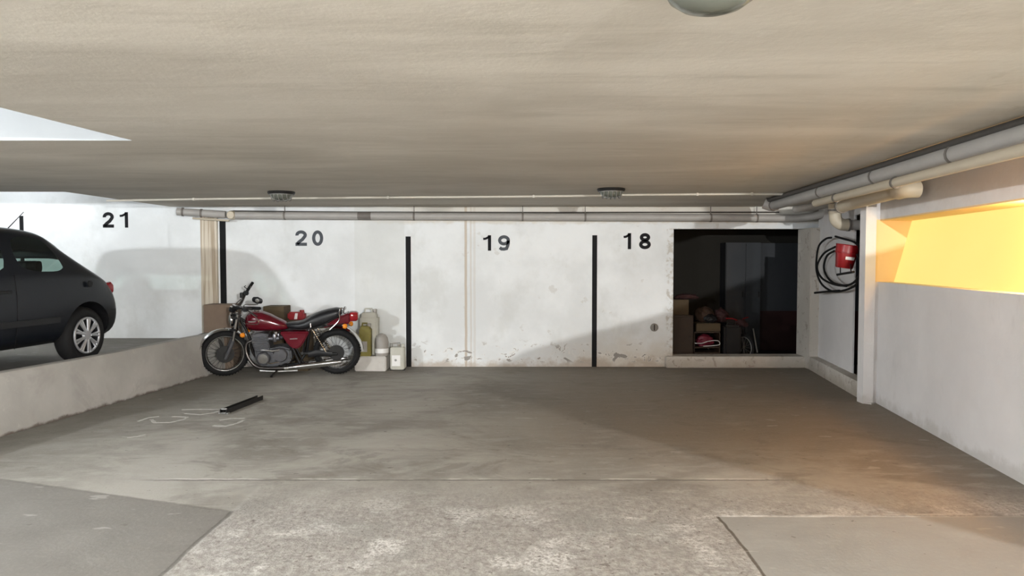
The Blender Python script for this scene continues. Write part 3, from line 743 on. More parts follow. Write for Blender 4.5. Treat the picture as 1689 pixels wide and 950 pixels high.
# frame tubes
f = MB()
f.tube([V(385, 330), V(430, 420), V(480, 560), V(520, 690), V(600, 715), V(820, 700), V(880, 600), V(905, 440)], .017, 10)
f.tube([V(385, 330), V(500, 410), V(740, 428), V(1150, 392)], .017, 10)
for s in (-1, 1):
    f.tube([V(860, 600, s*.06), V(900, 420, s*.07), V(1180, 375, s*.08)], .012, 8)
    f.tube([V(780, 560, s*.06), V(840, 705, s*.07)], .014, 8)
f.build('frame', M['black'], bike)
f = MB()
for s in (-1, 1): f.tube([V(850, 610, s*.075), V(1125, 618, s*.095)], .018, 10)
f.tube([V(860, 610, -.1), V(860, 610, .1)], .02, 10); f.build('swingarm', M['dark_metal'], bike)
for s in (-1, 1):
    a, b = Vector(V(945, 425, s*.115)), Vector(V(1040, 598, s*.115))
    f = MB(); f.tube([a, b], .013, 10); sh = f.build('shock_absorber', M['chrome'], bike)
    g = MB(); dv = (b-a); n = 90; pth = []
    ax = dv.normalized(); e1 = ax.cross(Vector((0, 1, 0))).normalized(); e2 = Vector((0, 1, 0))
    for i in range(n+1): 
        t = i/n; an = t*9*2*math.pi; pth.append(a+dv*(.12+.7*t)+e1*(math.cos(an)*.025)+e2*(math.sin(an)*.025))
    g.tube(pth, .005, 5); g.build('spring', M['dark_metal'], sh)
f = MB(); f.box(Vector(V(560, 600, -.0))-Vector((.09, .13, 0)), Vector(V(560, 600))+Vector((.02, .13, 0.001)))
f = MB()                                                          # crankcase
f.plate([U(500, 575), U(620, 560), U(700, 545), U(770, 570), U(775, 650), U(740, 690), U(640, 705), U(540, 700), U(505, 650)], -.11, .11, .02); eng = f.build('crankcase', M['alu'], bike)
f = MB(); f.lathe([(.0, -.05), (.07, -.05), (.082, -.035), (.085, 0)], V(578, 640, -.12), 'Y', 28); f.build('generator_cover', M['polished_alu'], eng)
f = MB(); f.lathe([(.0, -.042), (.078, -.042), (.09, -.03), (.094, 0)], V(700, 618, -.11), 'Y', 28); f.box(Vector(V(640, 600, -.15)), Vector(V(700, 660, -.11)), .01); f.build('clutch_cover', M['polished_alu'], eng)
f = MB(); f.lathe([(.0, -.055), (.06, -.052), (.066, -.03)], V(578, 640, -.12), 'Y', 28); f.build('round_cap', M['dull_chrome'], eng)
f = MB(); f.tube([V(560, 575, -.13), V(650, 585, -.15), V(700, 578, -.14)], .014, 8); f.build('chrome_strap', M['chrome'], eng)
f = MB(); fins = MB()
for k in range(11):
    t = k/10; cx = 560-20*t; cy = 570-118*t; h = .10-.008*abs(k-5)*.3
    u, z = U(cx, cy); fins.box((u-h, -.15, z-.0045), (u+h, .15, z+.0045), .002)
f.plate([U(505, 575), U(620, 570), U(600, 455), U(490, 462)], -.12, .12, .01); blk = f.build('cylinder_block', M['alu'], eng); fins.build('cooling_fins', M['polished_alu'], blk)
f = MB(); f.plate([U(485, 470), U(608, 462), U(612, 445), U(560, 436), U(500, 445)], -.13, .13, .01); f.build('cylinder_head', M['polished_alu'], eng)
for s in (-1, 1):
    f = MB(); f.lathe([(.028, -.05), (.034, -.02), (.034, .03), (.026, .05)], V(655, 485, s*.07), 'Z'); f.tube([V(610, 492, s*.07), V(690, 490, s*.07)], .026, 12); f.build('carburettor', M['polished_alu'], eng)
f = MB(); f.lathe([(0, .018), (.03, .015), (.03, -.02)], V(665, 445, -.07), 'Z'); f.build('carburettor_cap', M['dull_chrome'], eng)
# exhausts
for s in (-1, 1):
    f = MB(); f.tube([V(490, 505, s*.09), V(452, 530, s*.1), V(450, 600, s*.11), V(490, 675, s*.13), V(545, 712, s*.14), V(640, 720, s*.15), V(760, 718, s*.155)], .021, 12, smooth=6); ex = f.build('exhaust_header', M['dirty_chrome'], bike)
    a, b = Vector(V(740, 720, s*.155)), Vector(V(1165, 674, s*.17)); rr = [.022, .026, .034, .038, .04, .04, .04, .038, .034, .026]
    f = MB(); f.tube([a.lerp(b, i/29) for i in range(30)], rr, 16); f.build('silencer', M['chrome'], ex)
    f = MB(); f.tube([V(735, 720, s*.155), V(762, 717, s*.155)], .03, 14); f.build('exhaust_clamp', M['dull_chrome'], ex)
f = MB(); f.tube([V(540, 742, -.10), V(680, 748, -.12), V(825, 744, -.12)], .012, 8); f.build('lower_rail', M['dull_chrome'], bike)
f = MB(); f.tube([V(690, 700, -.10), V(668, 750, -.16), V(643, 778, -.215)], .011, 8); f.box(Vector(V(640, 782, -.235)), Vector(V(655, 776, -.19)), .002); f.build('side_stand', M['black'], bike)
for s in (-1, 1):
    f = MB(); f.tube([V(742, 690, s*.12), V(742, 688, s*.25)], .014, 10); f.build('footpeg', M['rubber'], bike)
f = MB(); f.tube([V(700, 672, -.13), V(640, 680, -.17), V(620, 672, -.21)], .007, 8); f.build('gear_pedal', M['chrome'], bike)
f = MB(); f.loft([(U(900, 0)[0], U(0, 615)[1], .035, .02, -.1), (U(960, 0)[0], U(0, 600)[1], .045, .02, -.1), (U(1080, 0)[0], U(0, 612)[1], .03, .015, -.1)], 12); f.build('chain_guard', M['black'], bike)

# ------------------------------------------------------------------ car (dark hatchback in the raised bay)
def make_car(loc, rz):
    root = thing('car', loc, 'dark grey hatchback car parked in the raised bay at far left', 'car', rot=(0, 0, rz))
    # columns of 9 points: y values per level, widths, heights.  +y = tail
    lv = []   # station: (y_low, y_belt, y_top, w_low, w_mid, w_belt, w_win, z_bot, z_belt, z_wtop, z_roof, w_roof)
    ST = [
     (.56, .44, -.02, .66, .72, .665, .53, .24, .84, 1.11, 1.19, .44),
     (.50, .37, -.10, .72, .79, .74, .60, .22, .87, 1.155, 1.25, .50),
     (.36, .24, -.19, .76, .815, .77, .635, .22, .905, 1.195, 1.30, .53),
     (.16, .04, -.30, .78, .825, .785, .655, .22, .945, 1.235, 1.345, .55),
     (-.16, -.24, -.42, .785, .83, .79, .665, .22, .965, 1.295, 1.39, .56),
     (-.50, -.50, -.62, .785, .83, .792, .672, .22, .972, 1.32, 1.415, .565),
     (-.88, -.88, -.90, .785, .83, .792, .675, .22, .97, 1.33, 1.422, .57),
     (-.98, -.98, -.98, .785, .83, .792, .675, .22, .968, 1.33, 1.424, .57),
     (-1.3, -1.3, -1.3, .785, .83, .79, .67, .22, .955, 1.29, 1.41, .56),
     (-1.7, -1.75, -1.55, .785, .83, .788, .66, .22, .945, 1.27, 1.385, .55),
     (-1.95, -2.05, -1.72, .785, .83, .78, .64, .22, .935, 1.22, 1.33, .53),
     (-2.2, -2.3, -2.22, .78, .825, .77, .66, .22, .90, .94, .97, .55),
     (-2.6, -2.62, -2.6, .77, .815, .74, .62, .22, .82, .86, .88, .50),
     (-2.95, -2.95, -2.93, .74, .78, .68, .56, .23, .74, .78, .80, .45),
     (-3.15, -3.12, -3.1, .66, .69, .58, .48, .25, .62, .66, .68, .40)]
    bm = bmesh.new(); grid = []
    for (yl, yb, yt, wl, wm, wb, ww, zb, zl, zw, zr, wr) in ST:
        half = [(0, yl, zb), (wl*.6, yl, zb), (wl, yl, zb+.05), (wm, yl, .50), (wm-.004, (yl*.6+yb*.4), min(.72, zl-.08)), (wb+.012, yb, zl-.03), (wb, yb, zl), (ww, yt, zw), (ww-.02, yt, zw+.03), (wr, yt, zr-.02), (wr*.5, yt, zr), (0, yt, zr)]
        grid.append([bm.verts.new(p) for p in half]+[bm.verts.new((-p[0], p[1], p[2])) for p in half[-2:0:-1]])
    n = len(grid[0]); GW = (6, 7)
    for j in range(len(grid)-1):
        for k in range(n):
            k2 = (k+1) % n
            fc = bm.faces.new([grid[j][k], grid[j][k2], grid[j+1][k2], grid[j+1][k]])
            side = k == 6 or k == n-7
            if side and j in (4, 5): fc.material_index = 1
            if side and j in (7, 8): fc.material_index = 1
            if side is False and 9 <= k <= n-10 and j == 10: fc.material_index = 1
            if k in (7, 8, 9, 10, 11, 12, 13, 14) and j == 10: fc.material_index = 1
            if k in (2,) or k == n-3: pass
    # end caps as ladders
    for g, sg in ((grid[0], 1), (grid[-1], -1)):
        h = 11; prev = None
        for i in range(1, h):
            L_, R_ = g[n-i], g[i]; row = [L_]
            for t in (.25, .5, .75):
                v = L_.co.lerp(R_.co, t); v.y += sg*.05*(1-(2*t-1)**2); row.append(bm.verts.new(v))
            row.append(R_)
            if prev is None:
                pass
            else:
                for a in range(4):
                    fc = bm.faces.new([prev[a], prev[a+1], row[a+1], row[a]])
                    if sg == 1 and i == 7 and a in (0, 1, 2, 3): fc.material_index = 1
            if i == 1: first = row
            prev = row
        bm.faces.new([g[0]]+first[::-1][:0]+first) if False else None
        for a in range(4): 
            pass
        try: bm.faces.new([g[0]]+first)
        except Exception: pass
        try: bm.faces.new([g[h]]+prev[::-1])
        except Exception: pass
    bmesh.ops.recalc_face_normals(bm, faces=bm.faces)
    cl = bm.edges.layers.float.new('crease_edge')
    for e in bm.edges:
        mi = {fc.material_index for fc in e.link_faces}
        if len(mi) > 1: e[cl] = .55
    me = bpy.data.meshes.new('carshell'); bm.to_mesh(me); bm.free()
    for k in ('carpaint', 'car_glass', 'black'): me.materials.append(M[k])
    tmp = bpy.data.objects.new('carshell', me); C.objects.link(tmp)
    md = tmp.modifiers.new('s', 'SUBSURF'); md.levels = 2; md.render_levels = 2
    cut = MB()
    for yy in (0, -2.44):
        for s in (-1, 1): cut.lathe([(0, .52*s), (.35, .52*s), (.36, 1.0*s), (0, 1.0*s)], (0, yy, .30), 'X', 40)
    co = cut.build('cut', M['black'], smooth=False)
    co.data.materials.clear(); 
    for k in ('carpaint', 'car_glass', 'black'): co.data.materials.append(M[k])
    co.data.polygons.foreach_set('material_index', [2]*len(co.data.polygons))
    bl = tmp.modifiers.new('b', 'BOOLEAN'); bl.object = co; bl.operation = 'DIFFERENCE'; bl.solver = 'EXACT'
    bpy.context.view_layer.update(); dg = bpy.context.evaluated_depsgraph_get()
    full = bpy.data.meshes.new_from_object(tmp.evaluated_get(dg))
    bpy.data.objects.remove(tmp); bpy.data.objects.remove(co)
    def sel(name, mat, test, parent=root):
        b = bmesh.new(); b.from_mesh(full)
        bmesh.ops.delete(b, geom=[fc for fc in b.faces if not test(fc)], context='FACES')
        m2 = bpy.data.meshes.new(name); b.to_mesh(m2); b.free(); m2.materials.clear(); m2.materials.append(M[mat])
        m2.polygons.foreach_set('material_index', [0]*len(m2.polygons)); m2.polygons.foreach_set('use_smooth', [True]*len(m2.polygons)); m2.set_sharp_from_angle(angle=R(40))
        o = bpy.data.objects.new(name, m2); C.objects.link(o); o.parent = parent; return o
    cen = lambda fc: fc.calc_center_median()
    isg = lambda fc: fc.material_index == 1
    body = sel('body', 'carpaint', lambda f_: f_.material_index == 0 and not (cen(f_).z < .58 and cen(f_).y > .30))
    sel('rear_bumper', 'carplastic', lambda f_: f_.material_index == 0 and cen(f_).z < .58 and cen(f_).y > .30)
    for yc_ in (0, -2.44):
        for s_ in (-1, 1): sel('wheel_arch', 'black', lambda f_: f_.material_index == 2 and abs(cen(f_).y-yc_) < .6 and cen(f_).x*s_ > 0)
    rearw = lambda f_: cen(f_).y > -.02 and abs(cen(f_).x) < .5 and abs(f_.normal.y) > .5
    sel('rear_window', 'car_glass', lambda f_: isg(f_) and cen(f_).y > -.2 and abs(cen(f_).x) < .8 and f_.normal.y > .2)
    sel('windscreen', 'car_glass', lambda f_: isg(f_) and cen(f_).y < -1.7)
    for s in (-1, 1):
        sel('quarter_window', 'car_glass', lambda f_: isg(f_) and f_.normal.y <= .5 and -.93 < cen(f_).y < -.2 and cen(f_).x*s > 0)
        sel('door_window', 'car_glass', lambda f_: isg(f_) and -1.7 <= cen(f_).y <= -.93 and cen(f_).x*s > 0)
        f = MB(); X_ = s*.80
        f.loft([(-.09, .02, .015, .02), (-.03, .01, .05, .03), (.04, .0, .075, .035), (.07, .0, .05, .03)], 16, 3)
        o = f.build('tail_lamp', M['red_lens'], root); o.location = (s*.725, .40, .775); o.rotation_euler = (0, 0, R(90 if s > 0 else 90)); 
        f = MB(); f.tube([(X_, -1.0, .80), (X_+s*.035, -1.02, .80), (X_+s*.035, -1.18, .80), (X_, -1.2, .80)], .014, 8); f.build('door_handle', M['carplastic'], root)
        f = MB(); f.box((s*.815-.012, -1.95, .47), (s*.815+.022*s, -.42, .53), .006); f.build('side_moulding', M['carplastic'], root)
        f = MB(); f.tube([(s*.79, -.95, .27), (s*.828, -.95, .5), (s*.825, -.94, .75), (s*.80, -.94, .95)], .003, 5); f.build('door_gap', M['black'], root)
        f = MB(); f.loft([(-.1, 0, .05, .05), (-.04, 0, .085, .08), (.06, 0, .08, .09), (.1, 0, .05, .06)], 12, 3); o = f.build('door_mirror', M['carplastic'], root); o.location = (s*.92, -1.85, 1.0); o.rotation_euler = (0, 0, R(90))
        for yy in (0, -2.44):
            w_ = thing_wheel(root, (s*.70, yy, .30), s)
    f = MB(); f.lathe([(0, 0), (.035, 0), (.035, .01), (0, .01)], (.828, -.0, .84), 'X'); 
    f.bm.free() if False else None
    f.build('filler_lock', M['black'], root)
    f = MB(); f.tube([(0, -.18, 1.36), (0, .10, 1.60)], [.006, .0035], 6); f.lathe([(0, 0), (.022, 0), (.014, .03), (0, .03)], (0, -.18, 1.352)); f.build('aerial', M['black'], root)
    # interior: seats and parcel shelf
    f = MB()
    for sx in (-.36, .36):
        f.loft([(sx-.22, .72, .30, .07, -1.15), (sx, .74, .34, .09, -1.15), (sx+.22, .72, .30, .07, -1.15)], 14, 3); f.loft([(sx-.11, 1.13, .07, .05, -1.13), (sx+.11, 1.13, .07, .05, -1.13)], 12, 3)
    f.loft([(-.62, .68, .28, .09, -.28), (.62, .68, .28, .09, -.28)], 14, 3)
    for sx in (-.36, .36): f.loft([(sx-.11, 1.02, .06, .045, -.26), (sx+.11, 1.02, .06, .045, -.26)], 12, 3)
    f.build('seats', M['black'], root)
    f = MB(); f.box((-.66, -.22, .90), (.66, .30, .93), .01); f.build('parcel_shelf', M['black'], root)
    return root
def thing_wheel(root, c, s):
    f = MB(); f.torus((0, 0, 0), .235, .095, .066, 'X', 48, 14); t = f.build('wheel', M['rubber'], root); t.location = c
    f = MB(); x = s*.085
    f.torus((x, 0, 0), .182, .012, .012, 'X', 40, 8)
    for k in range(9):
        a = 2*math.pi*k/9
        for da in (-.10, .10):
            f.tube([(x+s*.006, math.cos(a)*.045, math.sin(a)*.045), (x, math.cos(a+da)*.178, math.sin(a+da)*.178)], .0125, 8)
    f.lathe([(0, s*.014), (.05, s*.012), (.06, -s*.01)], (x, 0, 0), 'X'); f.build('alloy_rim', M['alloy'], t)
    f = MB(); f.lathe([(0, 0), (.175, 0), (.185, -s*.08), (0, -s*.08)], (s*.05, 0, 0), 'X', 32); f.build('brake_drum', M['black'], t)
    return t
CR = -math.atan(.131)
make_car((-4.44-.80*math.cos(CR)-.0, 7.60-.80*math.sin(CR), LBED), CR)

# ------------------------------------------------------------------ things around the motorcycle
def at(px, Y): return P(px, 600, Y).x
def zz(py, Y): return P(800, py, Y).z
def carton(x0, x1, z0, z1, y0, y1, mat, label, cat='box', name='cardboard_box', group=None, flaps=True, rot=0):
    c = ((x0+x1)/2, (y0+y1)/2, z0); root = thing(name, c, label, cat, group, (0, 0, rot)); hx, hy, h = (x1-x0)/2, (y1-y0)/2, z1-z0
    f = MB(); f.box((-hx, -hy, 0), (hx, hy, h), .004); f.build('carton', M[mat], root)
    if flaps:
        f = MB(); f.box((-hx+.004, -hy-.0015, h-.0), (hx-.004, -.002, h+.005)); f.box((-hx+.004, .002, h), (hx-.004, hy, h+.005)); f.build('flap', M[mat], root)
    return root
carton(at(345, 9.85), at(392, 9.85), 0, zz(502, 9.85), 9.70, 10.0, 'cardboard', 'tall brown cardboard box behind the front wheel of the motorcycle')
carton(at(440, 9.8), at(474, 9.8), 0, zz(505, 9.8), 9.68, 9.98, 'card_dark', 'dusky brown cardboard box behind the fuel tank of the motorcycle')
# crate with red container behind the seat
carton(at(476, 9.8), at(512, 9.8), 0, zz(528, 9.8), 9.68, 9.98, 'card_dark', 'low brown box under the red canister behind the seat')
X0 = at(490, 9.8); Z0 = zz(528, 9.8)+.006
root = thing('red_canister', (X0, 9.82, Z0), 'small red plastic canister with pale front behind the motorcycle seat', 'canister')
f = MB(); f.box((-.115, -.06, 0), (.115, .06, .105), .02); f.build('body', M['red_plastic'], root)
f = MB(); f.lathe([(.0, .10), (.028, .10), (.028, .13), (0, .132)], (.07, 0, 0)); f.build('cap', M['red_plastic'], root)
f = MB(); f.plate([(-.02, .01), (.02, .01), (.03, .09), (-.005, .09)], -.064, -.058, .001); f.build('front_label', M['label_white'], root)
# old tyre leaning in the kerb corner
root = thing('old_tyre', (at(339, 9.55), 9.50, .01), 'dusty old tyre standing at the kerb behind the front wheel', 'tyre', rot=(R(6), 0, R(55)))
f = MB(); f.torus((0, 0, .265), .205, .07, .06, 'Y', 40, 12); f.build('tyre_carcass', simple('dusty_rubber', (.075, .073, .068), .85, var=.3), root)
f = MB(); f.torus((0, 0, .265), .15, .055, .012, 'Y', 36, 8); f.build('wheel_rim', M['grey_plastic'], root)
# white washing machine sized block stack right of the rear wheel
YC = 9.86
f_x = lambda px: at(px, YC)
# pale concrete block
f = MB(); f.box((f_x(590), 9.66, 0), (f_x(641), 10.0, zz(588, 9.66)), .012); o = f.build('concrete_block', M['concrete'], loc=((f_x(590)+f_x(641))/2, 9.83, 0))
tag(o, 'pale concrete block on the floor right of the rear wheel', 'block')
ZB = zz(588, 9.66)+.001
# cream drum/canister with neck
def jerry(px0, px1, pyt, z0, y, dp, mat, label, cap=True, name='jerrycan', r=.02, mouth=.3):
    x0, x1 = at(px0, y), at(px1, y); h = zz(pyt, y)-z0; hx = (x1-x0)/2
    root = thing(name, ((x0+x1)/2, y, z0), label, 'jerrycan')
    f = MB(); f.box((-hx, -dp, 0), (hx, dp, h*.84), r)
    f.plate([(-hx*.9, h*.82), (hx*.9, h*.82), (hx*.7, h*.92), (-hx*.8, h*.92)], -dp*.7, dp*.7, .008); f.build('body', M[mat], root)
    f = MB(); f.tube([(-hx*.55, 0, h*.9), (-hx*.5, 0, h), (hx*.25, 0, h), (hx*.3, 0, h*.9)], .011, 8); f.build('handle', M[mat], root)
    if cap:
        f = MB(); f.lathe([(0, h*.9), (.026, h*.9), (.028, h*.99), (0, h)], (hx*.6, 0, 0)); f.build('cap', M['grey_plastic'], root)
    return root
jerry(596, 625, 509, ZB, 9.89, .09, 'cream_plastic', 'large cream jerrycan on the concrete block behind the yellow container')
root = jerry(594, 613, 533, ZB, 9.72, .055, 'yellow', 'mustard yellow container on the concrete block beside the rear wheel', True, 'yellow_container', .008)
f = MB(); f.box((-.065, -.058, .06), (.03, -.0545, .2)); f.build('front_label', M['grey_plastic'], root)
# rounded translucent bottle
cx = at(630, 9.75); h = zz(550, 9.75)-ZB
root = thing('plastic_bottle', (cx, 9.75, ZB), 'rounded dusty plastic bottle on the right end of the concrete block', 'bottle')
f = MB(); f.lathe([(0, 0), (.088, 0), (.092, .02), (.092, h*.6), (.08, h*.82), (.05, h*.95), (.02, h), (0, h)], (0, 0, 0), n=24); f.build('body', M['grey_plastic'], root)
f = MB(); f.lathe([(.0935, h*.14), (.0935, h*.34)], (0, 0, 0), n=24); f.build('paper_label', M['label_white'], root)
# small canister on floor
x0, x1 = at(645, 9.8), at(668, 9.8); h = zz(572, 9.8)
root = thing('metal_canister', ((x0+x1)/2, 9.8, 0), 'small grimy white canister on the floor next to the black bay line', 'canister')
hx = (x1-x0)/2
f = MB(); f.box((-hx, -.07, .01), (hx, .07, h), .012); f.build('body', M['cream_plastic'], root)
f = MB(); f.tube([(-hx*.8, 0, h), (-hx*.75, 0, h+.05), (hx*.3, 0, h+.055), (hx*.4, 0, h)], .007, 8); f.build('handle', M['grey_metal'], root)
f = MB(); f.lathe([(0, h), (.024, h), (.024, h+.035), (0, h+.04)], (hx*.7, 0, 0)); f.build('cap', M['cream_plastic'], root)
f = MB(); f.box((-hx*.75, -.074, .06), (hx*.45, -.069, h*.66)); pl = f.build('front_label', M['label_white'], root)
f = MB(); f.lathe([(0, -.003), (.016, -.003), (.016, 0)], (-.02, -.0735, h*.45), 'Y'); f.build('emblem', M['grey_metal'], root)
f = MB(); f.box((-hx, -.065, 0), (-hx+.03, .065, .012)); f.box((hx-.03, -.065, 0), (hx, .065, .012)); f.build('feet', M['dark_metal'], root)

# dark metal channel on the floor
def onfloor(px, py, z=0):
    v = P(px, py, 1)-Vector((0, 0, CAMZ)); return Vector((0, 0, CAMZ))+v*((z-CAMZ)/v.z)
a, b = onfloor(368, 683), onfloor(429, 659)
root = thing('metal_channel', a, 'dark steel channel lying on the floor in front of the motorcycle', 'metal bar')
d = b-a; ang = math.atan2(d.y, d.x); root.rotation_euler = (0, 0, ang); Ln = d.length
f = MB(); f.box((0, -.03, 0), (Ln, .03, .006)); f.box((0, -.034, 0), (Ln, -.028, .045)); f.box((0, .028, 0), (Ln, .034, .045)); f.build('channel', M['dark_metal'], root, smooth=False)
f = MB(); f.box((0.0, -.05, 0), (.04, .05, .012), .002); f.tube([(.02, -.03, .045), (.02, .03, .045)], .008, 8); f.build('end_bracket', M['grey_metal'], root)
# worn white paint scribbles
def scribble(paths, label, wpx=.028):
    o0 = onfloor(*paths[0][0]); f = MB()
    for pth in paths:
        q = [onfloor(px, py) for px, py in pth]; pts = []
        for i in range(len(q)-1):
            for k in range(6): pts.append(q[i].lerp(q[i+1], k/6))
        pts.append(q[-1]); L_ = []
        prevs = None
        rr = []
        for i, p in enumerate(pts):
            t = (pts[min(i+1, len(pts)-1)]-pts[max(i-1, 0)]).normalized(); nn = Vector((-t.y, t.x, 0)); w_ = wpx*(.55+.6*random.random())
            rr.append([p+nn*w_+Vector((0, 0, .0005)), p+nn*w_+Vector((0, 0, .002)), p-nn*w_+Vector((0, 0, .002)), p-nn*w_+Vector((0, 0, .0005))])
        f.rings(rr)
    o = f.build('floor_marking', M['chalk'], smooth=False, loc=o0); tag(o, label, 'floor marking', 'worn white paint marks on the floor')
scribble([[(228, 695), (245, 689), (262, 687)], [(250, 692), (255, 697), (280, 697), (303, 692), (309, 688), (285, 687)]], 'hooked white scribble on the floor nearest the kerb', .018)
scribble([[(300, 676), (330, 675), (365, 675)], [(305, 682), (330, 684), (352, 681), (362, 678)]], 'two faint white strokes left of the steel channel', .014)
scribble([[(362, 693), (385, 690), (404, 690)], [(352, 702), (372, 703), (392, 698), (402, 693)]], 'white smear on the floor just below the steel channel', .022)
scribble([[(210, 722), (226, 720), (240, 717)]], 'small white dash on the floor below the hooked scribble', .014)

# ------------------------------------------------------------------ hose and bucket on the niche wall
def onniche(px, py, off=.03):
    v = P(px, py, 1)-Vector((0, 0, CAMZ)); k = (2.75-off)/(v.x-.1425*v.y); return Vector((0, 0, CAMZ))+v*k
root0 = onniche(1380, 436, .02)
hose = thing('garden_hose', root0, 'black hose coiled on the wall of the niche around the red bucket', 'hose')
def coil(pts, off):
    f = MB(); f.tube([onniche(x, y, o_)-root0 for (x, y), o_ in zip(pts, off)], .013, 8, smooth=8); return f
o1 = [(1371, 392), (1362, 394), (1351, 405), (1347, 425), (1347, 448), (1355, 468), (1372, 480), (1392, 479), (1410, 471), (1419, 458), (1421, 430), (1417, 408), (1408, 399), (1392, 394), (1378, 390)]
coil(o1, [.12]*15).build('outer_loop', M['rubber'], hose)
o2 = [(1378, 407), (1360, 417), (1350, 432), (1348, 444), (1355, 458), (1370, 467), (1388, 471), (1405, 468), (1417, 455), (1420, 435), (1414, 420)]
coil(o2, [.15]*11).build('middle_loop', M['rubber'], hose)
o3 = [(1376, 414), (1364, 422), (1359, 440), (1364, 456), (1376, 467), (1396, 472)]
coil(o3, [.18]*6).build('inner_loop', M['rubber'], hose)
f = MB(); f.tube([onniche(1344, 483, .15)-root0, onniche(1364, 481, .14)-root0, onniche(1385, 479.5, .12)-root0], .014, 8); f.build('hose_end', M['rubber'], hose)
# bracket
bc = onniche(1391, 452, .02)
br = thing('hose_bracket', bc, 'black metal bracket under the red bucket on the niche wall', 'bracket')
f = MB()
a_, b_ = onniche(1381, 453, .25)-bc, onniche(1408, 448.5, .25)-bc
f.tube([a_, b_], .013, 8)
for t, pxy in ((.2, (1386, 440)), (.85, (1403, 437))):
    q = a_.lerp(b_, t); f.tube([q, onniche(pxy[0], pxy[1], .23)-bc, onniche(pxy[0], pxy[1]-8, .005)-bc], .006, 6)
f.build('bar', M['dark_metal'], br)
# bucket
bo = onniche(1392, 442, .24)
bu = thing('bucket', bo, 'red plastic bucket hanging in the middle of the coiled black hose', 'bucket', rot=(R(4), R(7), 0)); bu.scale = (.95, .95, .95)
f = MB(); f.lathe([(0, 0), (.088, 0), (.094, .01), (.115, .17), (.122, .175), (.122, .21), (.126, .262), (.130, .266), (.126, .272), (.119, .266), (.112, .2), (.085, .012), (0, .012)], (0, 0, 0), n=32); f.build('pail', M['red_plastic'], bu)
f = MB(); f.lathe([(.123, .170), (.128, .174), (.128, .180), (.123, .184)], (0, 0, 0), n=32); f.build('rib', M['red_plastic'], bu)
f = MB(); rr = []
for k in range(7):
    a = R(-115+k*9); rr.append([(math.cos(a)*q, math.sin(a)*q, z_) for q, z_ in ((.108, .10), (.112, .10), (.117, .135), (.112, .135))])
f.rings(rr); f.build('label', M['label_white'], bu)
f = MB(); f.tube([(.122, 0, .25), (.15, -.02, .21), (.13, -.09, .14), (.09, -.125, .12)], .003, 6, smooth=4); f.build('handle', M['grey_metal'], bu)

# ------------------------------------------------------------------ store room contents
YS = 11.95
def sx(px, Y=YS): return at(px, Y)
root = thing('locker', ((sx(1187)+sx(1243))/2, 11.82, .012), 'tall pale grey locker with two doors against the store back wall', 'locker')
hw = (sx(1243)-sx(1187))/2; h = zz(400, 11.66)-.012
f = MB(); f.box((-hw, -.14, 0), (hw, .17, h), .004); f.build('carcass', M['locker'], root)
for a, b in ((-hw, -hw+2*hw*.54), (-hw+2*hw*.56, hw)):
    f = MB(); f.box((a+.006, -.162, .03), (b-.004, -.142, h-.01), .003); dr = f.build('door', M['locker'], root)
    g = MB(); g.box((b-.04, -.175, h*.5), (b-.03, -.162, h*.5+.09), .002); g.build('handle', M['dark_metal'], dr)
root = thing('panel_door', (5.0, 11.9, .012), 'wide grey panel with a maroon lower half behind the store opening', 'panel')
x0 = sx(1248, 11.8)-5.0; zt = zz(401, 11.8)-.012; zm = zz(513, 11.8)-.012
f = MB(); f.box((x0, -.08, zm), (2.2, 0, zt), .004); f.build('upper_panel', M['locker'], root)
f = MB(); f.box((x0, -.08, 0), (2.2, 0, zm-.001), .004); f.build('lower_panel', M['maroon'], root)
Y1 = 10.55
def s1(px): return at(px, Y1-.12)
x0, x1 = OX0-.12, s1(1143)
root = thing('wooden_cabinet', ((x0+x1)/2, 10.55, .012), 'brown wooden cabinet just inside the left edge of the dark opening', 'cabinet')
hx = (x1-x0)/2; h = zz(520, 10.43)-.012
f = MB(); f.box((-hx, -.12, 0), (hx, .2, h), .006); f.build('carcass', M['wood'], root)
f = MB(); f.box((-hx+.02, -.137, .05), (hx-.02, -.121, h-.03), .004); dr = f.build('door', M['wood'], root)
f = MB(); f.lathe([(0, -.02), (.012, -.02), (.008, 0)], (hx-.06, -.137, h*.55), 'Y'); f.build('knob', M['dark_metal'], dr)
hc = h+.013
xb0, xb1 = x0+.02, s1(1136)
carton(xb0, xb1, hc, zz(495, 10.45), 10.46, 10.72, 'card_dark', 'small tan carton on top of the brown cabinet in the dark opening')
def lump(name, px0, px1, py0, py1, Y, mat, label, cat, seed=1, dy=.1, z0=None, n=3):
    random.seed(seed)
    x0, x1, zt, zb = at(px0, Y), at(px1, Y), zz(py0, Y), (zz(py1, Y) if z0 is None else z0)
    f = MB(); b = bmesh.new(); bmesh.ops.create_icosphere(b, subdivisions=4, radius=1)
    from mathutils import noise as mn
    for v in b.verts:
        d_ = 1+.22*mn.noise(v.co*2.1+Vector((seed*3.1, 0, 0)))+.08*mn.noise(v.co*6+Vector((seed, 0, 0)))
        c_ = v.co*d_; c_.z = max(c_.z, -.8)
        v.co = Vector(((x0+x1)/2+c_.x*(x1-x0)/2, Y+c_.y*dy, zb+(c_.z+.8)*(zt-zb)/1.85))
    f.join(b); o = f.build(name, M[mat], loc=((x0+x1)/2, Y, zb)); return tag(o, label, cat)
lump('cloth_bag', 1112, 1150, 484, 495, 10.56, 'maroon_bag', 'dark red cloth bag slumped over the small carton', 'bag', 2, .1, z0=zz(495, 10.45)+.008)
